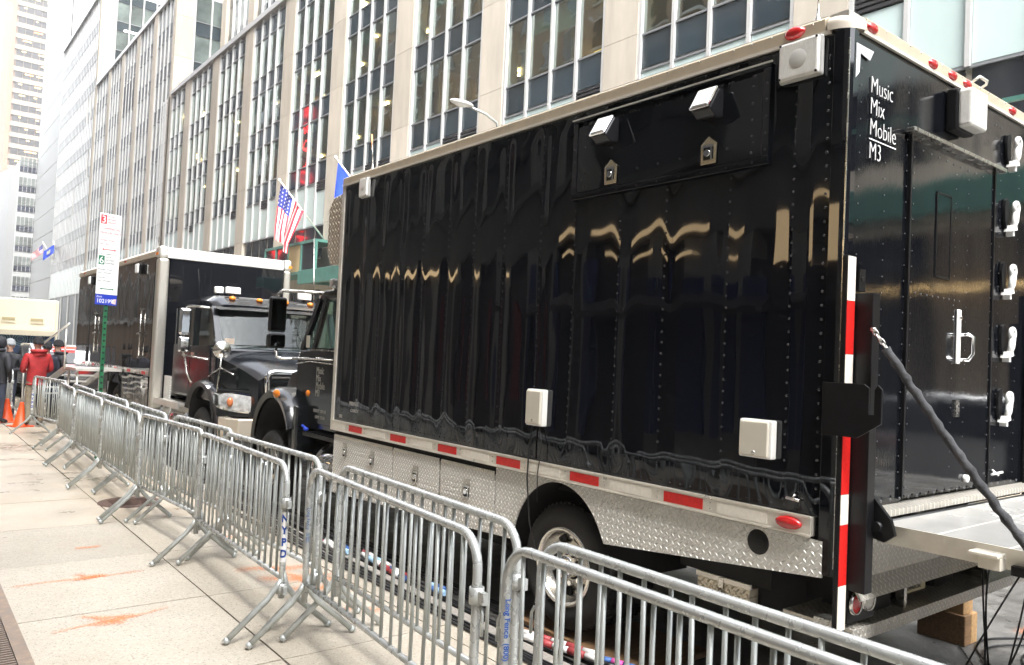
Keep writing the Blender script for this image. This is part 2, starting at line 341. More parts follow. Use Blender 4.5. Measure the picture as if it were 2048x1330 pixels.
class MB:
    """collects boxes, tubes, prisms ... and links them as ONE mesh object"""
    def __init__(s): s.v = []; s.f = []; s.mi = []; s.sm = []
    def add(s, vs, fs, mi=0, sm=False):
        k = len(s.v)
        s.v.extend([tuple(p) for p in vs])
        for f in fs:
            s.f.append([i + k for i in f]); s.mi.append(mi); s.sm.append(sm)
        return s
    def box(s, x0, x1, y0, y1, z0, z1, mi=0):
        vs = [(x0, y0, z0), (x1, y0, z0), (x1, y1, z0), (x0, y1, z0), (x0, y0, z1), (x1, y0, z1), (x1, y1, z1), (x0, y1, z1)]
        return s.add(vs, [(3, 2, 1, 0), (4, 5, 6, 7), (0, 1, 5, 4), (1, 2, 6, 5), (2, 3, 7, 6), (3, 0, 4, 7)], mi)
    def bar(s, p0, p1, w, h, mi=0, upv=(0, 0, 1)):
        """square bar from p0 to p1"""
        p0 = Vector(p0); p1 = Vector(p1); d = (p1 - p0).normalized(); upv = Vector(upv)
        if abs(d.dot(upv)) > 0.98: upv = Vector((1, 0, 0))
        a = d.cross(upv).normalized() * (w / 2); b = a.cross(d).normalized() * (h / 2)
        vs = [p0 - a - b, p0 + a - b, p0 + a + b, p0 - a + b, p1 - a - b, p1 + a - b, p1 + a + b, p1 - a + b]
        return s.add(vs, [(3, 2, 1, 0), (4, 5, 6, 7), (0, 1, 5, 4), (1, 2, 6, 5), (2, 3, 7, 6), (3, 0, 4, 7)][::1], mi)
    def tube(s, pts, r, n=8, mi=0, closed=False, caps=True):
        pts = [Vector(p) for p in pts]; m = len(pts)
        rs = r if isinstance(r, (list, tuple)) else [r] * m
        k = len(s.v); prev = None
        for i, p in enumerate(pts):
            if closed: d = pts[(i + 1) % m] - pts[i - 1]
            else: d = pts[min(i + 1, m - 1)] - pts[max(i - 1, 0)]
            d.normalize()
            if prev is None:
                u = d.orthogonal().normalized()
            else:
                u = prev - d * prev.dot(d)
                u = u.normalized() if u.length > 1e-6 else d.orthogonal().normalized()
            prev = u; w = d.cross(u)
            for j in range(n):
                a = 2 * PI * j / n
                s.v.append(tuple(p + (u * math.cos(a) + w * math.sin(a)) * rs[i]))
        for i in range(m if closed else m - 1):
            i2 = (i + 1) % m
            for j in range(n):
                j2 = (j + 1) % n
                s.f.append([k + i * n + j, k + i * n + j2, k + i2 * n + j2, k + i2 * n + j]); s.mi.append(mi); s.sm.append(True)
        if caps and not closed:
            s.f.append([k + j for j in range(n)][::-1]); s.mi.append(mi); s.sm.append(False)
            s.f.append([k + (m - 1) * n + j for j in range(n)]); s.mi.append(mi); s.sm.append(False)
        return s
    def cyl(s, p0, p1, r, n=20, mi=0, r1=None):
        return s.tube([p0, p1], [r, r if r1 is None else r1], n, mi)
    def prism(s, poly, axis, a0, a1, mi=0):
        """polygon extruded along an axis; poly in the other two axes (in xyz order)"""
        def mk(p, a): return {'x': (a, p[0], p[1]), 'y': (p[0], a, p[1]), 'z': (p[0], p[1], a)}[axis]
        n = len(poly)
        vs = [mk(p, a0) for p in poly] + [mk(p, a1) for p in poly]
        fs = [tuple(range(n))[::-1], tuple(range(n, 2 * n))] + [(i, (i + 1) % n, n + (i + 1) % n, n + i) for i in range(n)]
        return s.add(vs, fs, mi)
    def lathe(s, c, axis, prof, n=32, mi=0):
        """prof: (radius, offset along axis)"""
        k = len(s.v); m = len(prof)
        for (r, h) in prof:
            for j in range(n):
                a = 2 * PI * j / n; p, q = r * math.cos(a), r * math.sin(a)
                o = {'x': (h, p, q), 'y': (q, h, p), 'z': (p, q, h)}[axis]
                s.v.append((c[0] + o[0], c[1] + o[1], c[2] + o[2]))
        for i in range(m - 1):
            for j in range(n):
                j2 = (j + 1) % n
                s.f.append([k + i * n + j, k + i * n + j2, k + (i + 1) * n + j2, k + (i + 1) * n + j]); s.mi.append(mi); s.sm.append(True)
        return s
    def grid(s, fn, nu, nv, mi=0, sm=True):
        k = len(s.v)
        for i in range(nu + 1):
            for j in range(nv + 1): s.v.append(tuple(fn(i / nu, j / nv)))
        for i in range(nu):
            for j in range(nv):
                a = k + i * (nv + 1) + j
                s.f.append([a, a + nv + 1, a + nv + 2, a + 1]); s.mi.append(mi); s.sm.append(sm)
        return s
    def ball(s, c, r, n=10, m=6, mi=0):
        rr = r if isinstance(r, (tuple, list)) else (r, r, r)
        def fn(u, v):
            a = 2 * PI * u; b = PI * (v - 0.5)
            return (c[0] + rr[0] * math.cos(a) * math.cos(b), c[1] + rr[1] * math.sin(a) * math.cos(b), c[2] + rr[2] * math.sin(b))
        return s.grid(fn, n, m, mi)
    def build(s, name, mats, parent=None, bevel=0.0, seg=2, kind=None, smooth_angle=None, local=False):
        me = bpy.data.meshes.new(name)
        o = bpy.data.objects.new(name, me)
        off = Vector((0, 0, 0))
        if parent is not None:
            off = ORG.get(parent.name, Vector((0, 0, 0)))
        if local: off = Vector((0, 0, 0))
        me.from_pydata([tuple(Vector(p) - off) for p in s.v], [], s.f)
        for mt in (mats if isinstance(mats, (list, tuple)) else [mats]): me.materials.append(mt)
        me.polygons.foreach_set('material_index', s.mi)
        me.polygons.foreach_set('use_smooth', s.sm)
        me.update()
        linkobj(o, parent)
        ORG[o.name] = ORG.get(parent.name, Vector((0, 0, 0))) if parent is not None else Vector((0, 0, 0))
        if bevel:
            bv = o.modifiers.new('edge', 'BEVEL'); bv.width = bevel; bv.segments = seg; bv.limit_method = 'ANGLE'; bv.angle_limit = R_(40)
        if kind: o['kind'] = kind
        return o

def arc(c, r, a0, a1, n, u, w):
    c = Vector(c); u = Vector(u); w = Vector(w)
    return [c + u * (r * math.cos(R_(a0 + (a1 - a0) * i / n))) + w * (r * math.sin(R_(a0 + (a1 - a0) * i / n))) for i in range(n + 1)]

def text_geo(body, size, depth=0.0015, align='LEFT', spacing=1.0, bold=0.0, cut=None):
    cu = bpy.data.curves.new('lettering_curve', 'FONT')
    cu.body = body; cu.size = size; cu.extrude = depth; cu.align_x = align; cu.space_line = spacing; cu.offset = bold
    cu.resolution_u = 3
    ob = bpy.data.objects.new('lettering_tmp', cu)
    COL.objects.link(ob)
    dg = bpy.context.evaluated_depsgraph_get()
    me = bpy.data.meshes.new_from_object(ob.evaluated_get(dg))
    if cut is not None:                     # cut into fine strips so that the letters can bend round a post
        bm = bmesh.new(); bm.from_mesh(me)
        lo, hi = min(v.co[cut] for v in bm.verts), max(v.co[cut] for v in bm.verts)
        for k in range(1, 14):
            co = [0, 0, 0]; no = [0, 0, 0]; co[cut] = lo + (hi - lo) * k / 14; no[cut] = 1
            bmesh.ops.bisect_plane(bm, geom=bm.verts[:] + bm.edges[:] + bm.faces[:], plane_co=co, plane_no=no)
        bm.to_mesh(me); bm.free()
    vs = [v.co.copy() for v in me.vertices]; fs = [list(p.vertices) for p in me.polygons]
    bpy.data.objects.remove(ob); bpy.data.curves.remove(cu); bpy.data.meshes.remove(me)
    return vs, fs
def lettering(mb, body, size, origin, u, w, mi=0, depth=0.0015, align='LEFT', spacing=1.0, wrap=None, bold=0.0, sx=1.0):
    """flat letters at origin, reading along u with their tops towards w; wrap = radius of a post they bend round"""
    vs, fs = text_geo(body, size, depth, align, spacing, bold, 1 if wrap else None)
    o = Vector(origin); u = Vector(u).normalized(); w = Vector(w).normalized(); nrm = u.cross(w)
    out = []
    for p in vs:
        if wrap:
            th = p.y / wrap
            out.append(o + u * p.x * sx + w * (math.sin(th) * (wrap + p.z)) + nrm * (math.cos(th) * (wrap + p.z)))
        else: out.append(o + u * p.x * sx + w * p.y + nrm * p.z)
    mb.add(out, fs, mi)
    return mb
def inst(src, parent, loc, name=None):
    """another object sharing src's mesh"""
    c = src.copy(); COL.objects.link(c); c.parent = parent; c.location = loc
    return c

# ------------------------------------------------------------------ ground, road, pavement
g = MB(); g.box(-900, 900, -900, 1500, -0.6, -0.16); tag(g.build('ground', EARTH), kind='structure')
g = MB(); g.box(3.36, 13.5, -60, 320, -0.16, -0.10); tag(g.build('road', ASPHALT), kind='structure')
g = MB(); g.box(13.5, 19.0, -60, 320, -0.16, 0.02); tag(g.build('far_pavement', SMOOTHC), kind='structure')
g = MB(); g.box(-2.6, 3.2, -14, 320, -0.16, -0.012); pav = tag(g.build('pavement', MORTAR), kind='structure')
# concrete flags, each its own slab
cols = [(-2.59, -1.10), (-1.09, 0.40), (0.41, 1.925), (1.94, 2.985), (2.995, 3.19)]
rows = [10.18 + 1.42 * k for k in range(-13, 26)]
flag_mesh = {}
for ci, (a, b) in enumerate(cols):
    w = b - a
    for mt, nm in ((AGGREGATE, 'a'), (SMOOTHC, 's')):
        m_ = MB(); m_.box(0, w, 0, 1.411, -0.05, 0.0)
        me = bpy.data.meshes.new('flag_slab')
        me.from_pydata(m_.v, [], m_.f); me.materials.append(mt); me.update()
        flag_mesh[ci, nm] = me
for ci, (a, b) in enumerate(cols):
    for y in rows:
        if ci < 3 and b < 0.5 and y > 30: continue
        if ci == 2 and y < 6.0 and y > 0: pass
        kind = 'a' if (y < 8.7 or random.random() < 0.12) else 's'
        o = bpy.data.objects.new('flag_slab', flag_mesh[ci, kind]); linkobj(o, pav)
        o.location = (a, y, random.uniform(-0.002, 0.002))
        o.rotation_euler = (random.uniform(-.0008, .0008), random.uniform(-.0008, .0008), 0)
g = MB()
for k in range(-6, 60): g.box(3.2, 3.355, k * 2.4 - 1.2, k * 2.4 + 1.19, -0.15, 0.004)
tag(g.build('kerb', GRANITE, bevel=0.012), kind='structure')
# orange spray marks (road-works arrows) on the flags
def spray(strokes, z):
    """each stroke: x0, y0, x1, y1, half width"""
    V, Fc, A = [], [], []
    for q, (x0, y0, x1, y1, w) in enumerate(strokes):
        d = Vector((x1 - x0, y1 - y0)); L = d.length; d /= L; p = Vector((-d.y, d.x)); n = max(6, int(L / .04)); k = len(V)
        for i in range(n + 1):
            t = i / n; c = Vector((x0, y0)) + d * L * t + p * .25 * w * math.sin(t * 7 + q); e = math.sin(PI * t) ** .4
            ww = w * (1 + .5 * noise.noise(Vector((t * 6, q * 3.1, z))))
            for s_ in (-1, -.45, 0, .45, 1):
                V.append((c.x + p.x * ww * s_, c.y + p.y * ww * s_, z + .0006 * q)); A.append(max(0, (1 - abs(s_)) * e))
        for i in range(n):
            for j in range(4): a = k + i * 5 + j; Fc.append((a, a + 1, a + 6, a + 5))
    me = bpy.data.meshes.new('painted_marking'); me.from_pydata(V, [], Fc); me.materials.append(ORANGEPAINT)
    at = me.attributes.new('cover', 'FLOAT', 'POINT'); at.data.foreach_set('value', A)
    o = bpy.data.objects.new('painted_marking', me); linkobj(o)
    return tag(o, kind='structure')
spray([(0.85, 5.60, 1.65, 5.78, .05), (1.05, 5.86, 1.36, 5.70, .07), (1.10, 5.62, 1.42, 5.72, .08), (1.15, 5.82, 1.30, 5.55, .06)], 0.004)
spray([(0.75, 6.78, 1.75, 6.80, .05), (1.20, 6.92, 1.42, 6.74, .09), (1.15, 6.75, 1.45, 6.82, .07)], 0.004)
spray([(1.35, 7.75, 1.60, 7.80, .07)], 0.004)
spray([(2.30, 6.45, 2.97, 6.30, .13), (2.35, 6.12, 2.97, 5.95, .15), (2.42, 5.80, 2.97, 5.62, .14), (2.85, 6.2, 2.93, 5.4, .06), (2.6, 6.4, 2.7, 5.8, .08)], 0.004)
spray([(2.6, 5.15, 2.97, 4.95, .07)], 0.004)
spray([(2.45, 7.75, 2.95, 7.45, .07)], 0.004)
spray([(6.6, 0.9, 7.6, 1.9, .09), (6.9, 2.3, 8.2, 2.2, .09)], -0.096)
spray([(4.2, 0.6, 5.2, 1.2, .08)], -0.096)
# manhole cover beside the barricades
t = thing('manhole_cover', 'rusty round manhole cover set in the pavement below the barricades', 'manhole', (2.25, 9.75, 0))
m_ = MB(); m_.lathe((2.25, 9.75, 0), 'z', [(0.0, .004), (.27, .004), (.29, .006), (.33, .006), (.34, -.01)], 36); m_.build('cover', M('rusty_iron', (0.10, 0.06, 0.045), .7, var=.4, vs=14, bump=.3, bs=60), t)
m_ = MB()
for k in range(7): m_.box(2.05, 2.45, 9.57 + k * .055, 9.59 + k * .055, .003, .012)
m_.build('rib', MATS['rusty_iron'], t)
# subway ventilation grate at the left edge
t = thing('pavement_grate', 'rusty steel ventilation grate sunk into the pavement at the wall side', 'grate', (-0.1, 4, 0))
RUST = M('rusty_grate_steel', (0.24, 0.18, 0.135), .55, metal=.3, var=.4, vs=14, rvar=.2)
m_ = MB()
m_.box(.66, .735, 0.5, 6.95, .001, .016); m_.box(-.95, -.88, 0.5, 6.95, .001, .016); m_.box(-.88, .66, 6.88, 6.95, .001, .016); m_.box(-.88, .66, .5, .57, .001, .016)
m_.box(-.88, .66, .57, 6.88, .001, .004, 1)
m_.build('frame', [RUST, MATTE], t)
m_ = MB(); m_.box(0, 1.535, 0, .016, 0, .012); 
s0 = m_.build('slat', RUST, t, local=True); s0.location = (-.78, 0.60 - 4, .005)
for k in range(1, 160): inst(s0, t, (-.78, .60 - 4 + k * .0392, .005))

# ------------------------------------------------------------------ main office building across the street
F = 19.0
PITCH, GW = 7.35, 5.65
BAY0 = 12.15
NB = range(-4, 9)                      # bays, near to far; the last one is cut by the taller block
def bay(k): return BAY0 + PITCH * k
KFL = lambda k: 11.55 + 3.78 * k       # lower edge of the k-th spandrel band
office = thing('office_building', 'long limestone office block with white mullions and dark glass facing the trucks', 'office building', (F, 5, 0))
Y_END = 75.4
# stone piers, laid up of tall slabs
pier_mesh = {}
for k in list(NB) + [9]:
    y1 = bay(k); y0 = bay(k - 1) + GW
    if k == 9: y1 = min(y1, Y_END)
    z = 0.0
    for zi, z1 in enumerate([5.2, 9.0, 12.75, 16.5, 20.3, 24.3]):
        m_ = MB(); m_.box(F - .16, F + .6, y0 + .07, y1 - .07, z + .008, z1 - .008)
        m_.build('stone_slab', STONE, office)
        z = z1
    m_ = MB(); m_.box(F - .145, F + .58, y0 + .075, y1 - .075, 0, 24.3); m_.build('pier_core', MORTAR, office)
rng = random.Random(3)
bays = [(bay(k), bay(k) + GW) for k in NB] + [(bay(9), Y_END)]
def pane(w, h, name, mat, parent, loc, t=.02):
    key = (name, round(w, 3), round(h, 3))
    if key not in pane.cache:
        m_ = MB(); m_.box(0, t, 0, w, 0, h)
        o = m_.build(name, mat, parent, local=True); o.location = loc; pane.cache[key] = o
        return o
    return inst(pane.cache[key], parent, loc)
pane.cache = {}
def OL(x, y, z): return (x - F, y - 5, z)
n_louv = 0
for bi, (ya, yb) in enumerate(bays):
    nc = 4 if yb - ya > 5 else 3
    cw = (yb - ya) / nc
    for c in range(nc + 1):
        y = ya + c * cw
        wd = .058 if 0 < c < nc else .062
        pane(2 * wd, 15.4, 'mullion', MULLION, office, OL(F - .13, y - wd, 8.95), t=.19)
    for c in range(nc):
        y = ya + c * cw + .07; w = cw - .14
        for k in range(4):
            pane(w, 1.12, 'spandrel', SPANDREL, office, OL(F - .02, y, KFL(k) + .04))
            if k < 3: 
                pane(w, 2.50, 'window_pane', OFFGLASS, office, OL(F, y, KFL(k) + 1.24))
        pane(w, 1.95, 'shop_window_pane', DARKGLASS, office, OL(F, y, 7.0))
        if rng.random() < .34:
            m_ = MB()
            for s in range(4): m_.box(F - .08, F + .02, y, y + w, 11.02 + s * .14, 11.10 + s * .14)
            m_.box(F + .03, F + .05, y, y + w, 11.0, 11.55)
            m_.build('louvre', LOUVRE, office); 
            pane(w, 1.95, 'pale_panel', PALEPANEL, office, OL(F - .03, y, 9.02))
        else:
            pane(w, 2.48, 'pale_panel', PALEPANEL, office, OL(F - .03, y, 9.02))
    for zz in [8.95, 11.48] + [KFL(k) + d for k in range(4) for d in (0.0, 1.16)][1:] + [24.02]:
        pane(yb - ya - .1, .065, 'window_bar', SILLBAR, office, OL(F - .07, ya + .05, zz - .03), t=.09)
    # rooms behind the glass
    for k in range(3):
        z = KFL(k)
        m_ = MB(); m_.box(F + 4.5 + rng.uniform(-1.5, 2), F + 8, ya - .8, yb + .8, z + 1.0, z + 3.8); m_.build('room_wall', ROOMWALL, office)
        if rng.random() < .75:
            yy = rng.uniform(ya + 1, yb - 1)
            m_ = MB(); m_.box(F + .5, F + 4.4, yy, yy + .12, z + 1.0, z + 3.8); m_.build('room_partition', ROOMWALL, office)
        for c in range(nc):
            if rng.random() < .30:
                h = rng.choice([.55, .8, 1.1])
                pane(cw - .16, h, 'blind', BLIND, office, OL(F + .12, ya + c * cw + .08, z + 3.74 - h))
        for _ in range(rng.randint(2, 5)):
            xx, yy = F + rng.uniform(.7, 3.6), rng.uniform(ya + .2, yb - .9)
            m_ = MB()
            if rng.random() < .3: m_.box(xx, xx + .10, yy, yy + rng.uniform(.5, 1.0), z + 3.55, z + 3.60)
            else:
                for q in range(rng.randint(1, 3)): m_.lathe((xx, yy + .32 * q, z + 3.60), 'z', [(0, -.03), (.08, -.03), (.085, 0)], 8)
            m_.build('office_lamp', ROOMLAMP, office)
for k in range(4):
    z = KFL(k)
    m_ = MB(); m_.box(F + .05, F + 8, -18, Y_END - .02, z - .1, z + 1.0); m_.build('floor_slab', ROOMCEIL, office)
m_ = MB(); m_.box(F + .04, F + 8, -18, Y_END - .02, 6.4, 11.4); m_.box(F + 8, F + 40, -18, Y_END - .02, 0, 24.3); m_.box(F + .04, F + 8, -18, Y_END - .02, 23.9, 24.3); m_.build('block_core', STONE, office)
m_ = MB(); m_.box(F - .26, F + .7, -17.4, Y_END - .02, 24.32, 24.62); m_.build('parapet', MULLION, office)
m_ = MB()
for yy in range(-16, 75, 3): m_.cyl((F + .3, yy, 24.62), (F + .3, yy, 25.3), .03, 6)
m_.bar((F + .3, -16, 25.3), (F + .3, 75, 25.3), .06, .06); m_.build('roof_rail', MULLION, office)
m_ = MB(); m_.box(F - .1, F + .04, -17.2, Y_END, 5.25, 6.95); m_.build('fascia_band', STONE, office)
# ground floor shop fronts
for bi, (ya, yb) in enumerate(bays):
    m_ = MB(); m_.box(F, F + .05, ya, yb, .5, 5.2); m_.build('shop_front', DARKGLASS, office)
    m_ = MB()
    for c in range(5): m_.box(F - .06, F + .06, ya + (yb - ya) * c / 4 - .05, ya + (yb - ya) * c / 4 + .05, .5, 5.2)
    m_.box(F - .06, F + .06, ya, yb, .0, .5); m_.build('shop_frame', MATTE, office)
m_ = MB(); m_.box(F + 1.6, F + 1.7, 19.8, 22.6, 12.95, 13.75); m_.build('room_glow_panel', M('yellow_room_glow', (1.0, .66, .16), .5, emit=.35), office)  # room light put into the colour of a glowing panel, not a lamp
# projecting green framed bay above the canopy
m_ = MB(); m_.box(17.4, F - .2, 39.2, 46.4, 5.9, 6.05); m_.box(17.4, F - .2, 39.2, 46.4, 7.55, 7.7)
for yy in (39.2, 41.0, 42.8, 44.6, 46.3): m_.box(17.4, 17.55, yy, yy + .14, 6.05, 7.55)
m_.build('green_bay_frame', GREENMETAL, office)
for i, yy in enumerate((39.34, 41.14, 42.94, 44.74)):
    m_ = MB(); m_.box(17.46, 17.5, yy, yy + 1.66, 6.05, 7.55); m_.build('bay_window', DARKGLASS if i != 1 else M('painted_room_light', (0.45, 0.34, 0.17), .5), office)  # one pane painted yellow to stand for room light; it does not glow

# green canopy over the far pavement
canopy = thing('street_canopy', 'green metal canopy along the office block over the far pavement', 'canopy', (16.5, 10, 5.1))
m_ = MB(); m_.box(16.42, 16.60, -15, 39.0, 5.15, 5.86); m_.build('fascia', GREENMETAL, canopy, bevel=.02)
m_ = MB(); m_.box(16.6, 18.8, -15, 39.0, 5.35, 5.55); m_.build('deck', M('canopy_soffit', (.32, .33, .31), .6, var=.1), canopy)
for k in range(0, 18):
    m_ = MB(); m_.box(16.6, 18.8, -14.5 + 3.1 * k, -14.38 + 3.1 * k, 5.18, 5.35); m_.build('joist', GREENMETAL, canopy)
m_ = MB()
for k in range(8, 40, 5): m_.cyl((17.4, k + .5, 5.33), (17.4, k + .5, 5.27), .13, 12)
for k in range(11): m_.ball((18.55, -8 + k * .62 + random.uniform(-.2, .2), 3.85 + random.uniform(-.08, .08)), random.uniform(.03, .07), 8, 5)
m_.build('canopy_lamp', M('warm_bulb', (1.0, .68, .30), .5, emit=2.2), canopy)
m_ = MB(); m_.bar((16.5, -15, 7.2), (16.5, 6.0, 7.2), .09, .09); 
for k in range(8): m_.bar((16.5, 6.0 - 3 * k, 5.86), (16.5, 6.0 - 3 * k, 7.2), .07, .07)
m_.build('guard_rail', GREENMETAL, canopy)

# taller blocks of the same front, further along
def far_block(name, label, y0, y1, ztop, nk, nb, end_x, corner_w, tint_pier, own_piers):
    t = thing(name, label, 'office building', (F, y0, 0))
    m_ = MB(); m_.box(F + .1, F + 45, y0 + .4, y1, 0, ztop - .4); m_.build('block_core', STONE, t)
    cp = .95
    bw = (y1 - y0 - cp) / nb
    gl, sp, mu, ba, pl, lo = MB(), MB(), MB(), MB(), MB(), MB()
    for b in range(nb):
        ya = y0 + cp + b * bw; yb = ya + bw - (1.5 if own_piers else .12)
        if b == nb - 1: yb = y1 - .3
        nc = 4 if own_piers else 5
        if own_piers:
            p = MB(); p.box(F - .16, F + .3, yb + .07, ya + bw - .07 if b < nb - 1 else y1, 0, ztop); p.build('pier', STONE, t)
        cw = (yb - ya) / nc
        for c in range(nc + 1):
            mu.box(F - (.12 if own_piers else .065), F + .05, ya + c * cw - .06, ya + c * cw + .06, 7.6 if c % 5 else 0, ztop + .1)
        for c in range(nc):
            a, e = ya + c * cw + .08, ya + (c + 1) * cw - .08
            for k in range(nk):
                if rng.random() < .05 and not own_piers: continue
                sp.box(F - .02, F + .02, a, e, KFL(k), KFL(k) + 1.2); gl.box(F + .0, F + .04, a, e, KFL(k) + 1.2, KFL(k) + 3.78)
                ba.box(F - .05, F + .02, a, e, KFL(k) - .05, KFL(k) + .03); ba.box(F - .05, F + .02, a, e, KFL(k) + 1.17, KFL(k) + 1.24)
            pl.box(F - .02, F + .03, a, e, 7.7, KFL(0)); sp.box(F + .06, F + .09, a, e, 0, 7.7)
            if own_piers and b == 2: lo.box(F - .05, F - .021, a, e, KFL(4) + .1, KFL(4) + 3.4)
    gl.build('window_glazing', FARGLASS, t, kind='stuff'); sp.build('spandrel_glazing', FARSPAN, t, kind='stuff')
    mu.build('mullions', MULLION, t, kind='stuff'); ba.build('window_bars', SILLBAR, t, kind='stuff'); pl.build('pale_panels', PALEPANEL, t, kind='stuff')
    if lo.v: lo.build('louvre_bank', LOUVRE, t)
    m_ = MB(); m_.box(F - .24, F + .4, y0, y1, ztop - .38, ztop + .05); m_.build('parapet', MULLION, t)
    # end wall that looks down the street at the camera
    z0 = 24.3 if own_piers else 33.0
    z = z0
    while z < ztop - .5:
        z1 = min(z + 3.78, ztop)
        m_ = MB(); m_.box(F - .14, F + corner_w, y0, y0 + .38, z + .01, z1 - .01); m_.build('corner_stone', STONE, t); z = z1
    m_ = MB(); m_.box(F - .16, F + .3, y0 + .38, y0 + cp - .1, 0, ztop); m_.build('corner_pier', STONE, t)
    ex = F + corner_w
    k = 0
    while ex + k * end_x < F + 14:
        xa = ex + k * end_x
        m_ = MB(); m_.box(xa, xa + .14, y0 - .06, y0 + .3, z0, ztop); m_.build('end_mullion', MULLION, t)
        z = KFL(3 if own_piers else 6)
        while z < ztop - .3:
            m_ = MB(); m_.box(xa + .14, xa + end_x, y0 + .06, y0 + .1, z, min(z + 1.25, ztop)); m_.build('end_spandrel', SPANDREL, t)
            if z + 1.3 < ztop:
                m_ = MB(); m_.box(xa + .14, xa + end_x, y0 + .08, y0 + .12, z + 1.32, min(z + 3.70, ztop)); m_.build('end_window', ENDGLASS, t)
                m_ = MB(); m_.box(xa + .14, xa + end_x, y0 + .0, y0 + .1, z + 1.25, z + 1.32); m_.build('end_bar', SILLBAR, t)
            z += 3.78
        k += 1
    return t
ENDGLASS = M('end_wall_glass', (0.10, 0.125, 0.12), .05, spec=.8, var=.5, vs=.5, rand=.4, bump=.04, bs=.7)
far_block('office_block', 'taller limestone block stepping up behind the long office block', 75.42, 111.4, 34.4, 6, 5, 1.5, 1.45, STONE, True)
t3 = far_block('office_tower', 'tallest limestone block, its end wall showing a white strip lamp above the roofline', 111.42, 140.5, 46.8, 9, 5, 1.6, 1.55, STONE, False)
m_ = MB(); m_.box(21.6, 25.0, 111.38, 111.44, 41.9, 42.1); m_.build('strip_lamp', M('white_strip_lamp', (1, 1, 1), .5, emit=3.0), t3)

# set-back tower above the long block
tw = thing('setback_tower', 'set-back tower with tall dark window strips rising above the long block', 'tower', (22.6, 40, 0))
m_ = MB(); m_.box(22.9, 46, 36, 74.9, 24.3, 78); m_.build('tower_core', STONE, tw)
y = 36.0
i = 0
while y < 74:
    m_ = MB(); m_.box(22.4, 23.0, y, y + 1.3, 24.3, 78); m_.build('pier', STONE, tw)
    for q in range(4):
        yy = y + 1.3 + q * 1.5
        if yy > 73.5: break
        m_ = MB(); m_.box(22.5, 22.75, yy - .06, yy + .06, 24.3, 78); m_.build('mullion', MULLION, tw)
        m_ = MB(); m_.box(22.72, 22.78, yy + .06, yy + 1.44, 24.3, 78)
        for zf in range(14): m_.box(22.68, 22.74, yy + .06, yy + 1.44, 25 + zf * 3.78, 26.2 + zf * 3.78, 1)
        m_.build('window_strip', [ENDGLASS, SPANDREL], tw)
    y += 7.3

# white buildings and the tan tower at the end of the street
WHITEWALL = M('white_wall_panels', (0.40, 0.41, 0.41), .6, var=.05, vs=.08)
TANSTONE = M('tan_tower_stone', (0.16, 0.115, 0.085), .8, var=.06, vs=.2)
WALLJOINT = M('white_wall_joint', (0.50, 0.51, 0.51), .7)
wb = thing('white_building', 'plain white windowless building beyond the limestone blocks', 'building', (19.6, 141, 0))
m_ = MB(); m_.box(19.75, 60, 141, 168.5, 0, 95); m_.build('wall_core', WALLJOINT, wb)
for zf in range(25):
    m_ = MB(); m_.box(19.6, 19.9, 141, 168.5, zf * 3.8 + .06, zf * 3.8 + 3.78); m_.build('wall_panel', WHITEWALL, wb)
gb = thing('grid_window_building', 'white building with a curved corner and rows of square windows at the street end', 'building', (18, 172, 0))
m_ = MB(); m_.box(17.0, 40, 171.4, 230, 0, 34.3); m_.build('wall', WHITEWALL, gb)
m_ = MB(); m_.prism([(17.0, 171.4), (16.0, 174), (12.0, 200), (8, 232), (17, 232)], 'z', 0, 33.2); m_.build('curved_wall', WHITEWALL, gb)
for zf in range(9):
    z = 2.6 + zf * 3.72
    for c in range(6):
        x = 17.15 + c * .66 if True else 0
        m_ = MB(); m_.box(x, x + .54, 171.28, 171.36, z, z + .95); m_.build('dark_pane', M('dark_grid_pane', (.05, .055, .075), .1, rand=.3), gb)
        m_ = MB(); m_.box(x, x + .54, 171.28, 171.36, z + 1.1, z + 2.7); m_.build('pale_pane', M('pale_grid_pane', (.16, .175, .17), .15, rand=.3, var=.2, vs=1.2), gb)
tt = thing('tan_tower', 'tan stone tower with long horizontal window bands far down the street', 'tower', (30, 300, 0))
m_ = MB(); m_.box(26.2, 60, 300.3, 330, 0, 150); m_.build('tower_core', TANSTONE, tt)
for zf in range(34):
    z = 30 + zf * 3.6
    m_ = MB(); m_.box(26.4, 60, 299.9, 300.4, z, z + 1.5); m_.build('stone_band', M('tan_tower_band', (.19, .16, .125), .8), tt)
    m_ = MB()
    for c in range(14): m_.box(27 + c * 2.2, 27 + c * 2.2 + 2.0, 300.1, 300.25, z + 1.5, z + 3.6)
    m_.build('window_band', M('tan_tower_glass', (.012, .010, .010), .4, rand=.35, var=.5, vs=.4, col2=None), tt)
    if zf % 1 == 0:
        m_ = MB()
        for c in range(3):
            x = 28 + random.random() * 14
            m_.box(x, x + random.uniform(.5, 2.2), 300.0, 300.08, z + 2.9, z + 3.2)
        m_.build('lit_window', M('lit_tower_window', (1, .62, .22), .5, emit=.30), tt)
m_ = MB(); m_.box(25.2, 26.4, 299.7, 330, 0, 150); m_.build('corner_pier', M('salmon_stone', (.21, .12, .08), .8), tt)

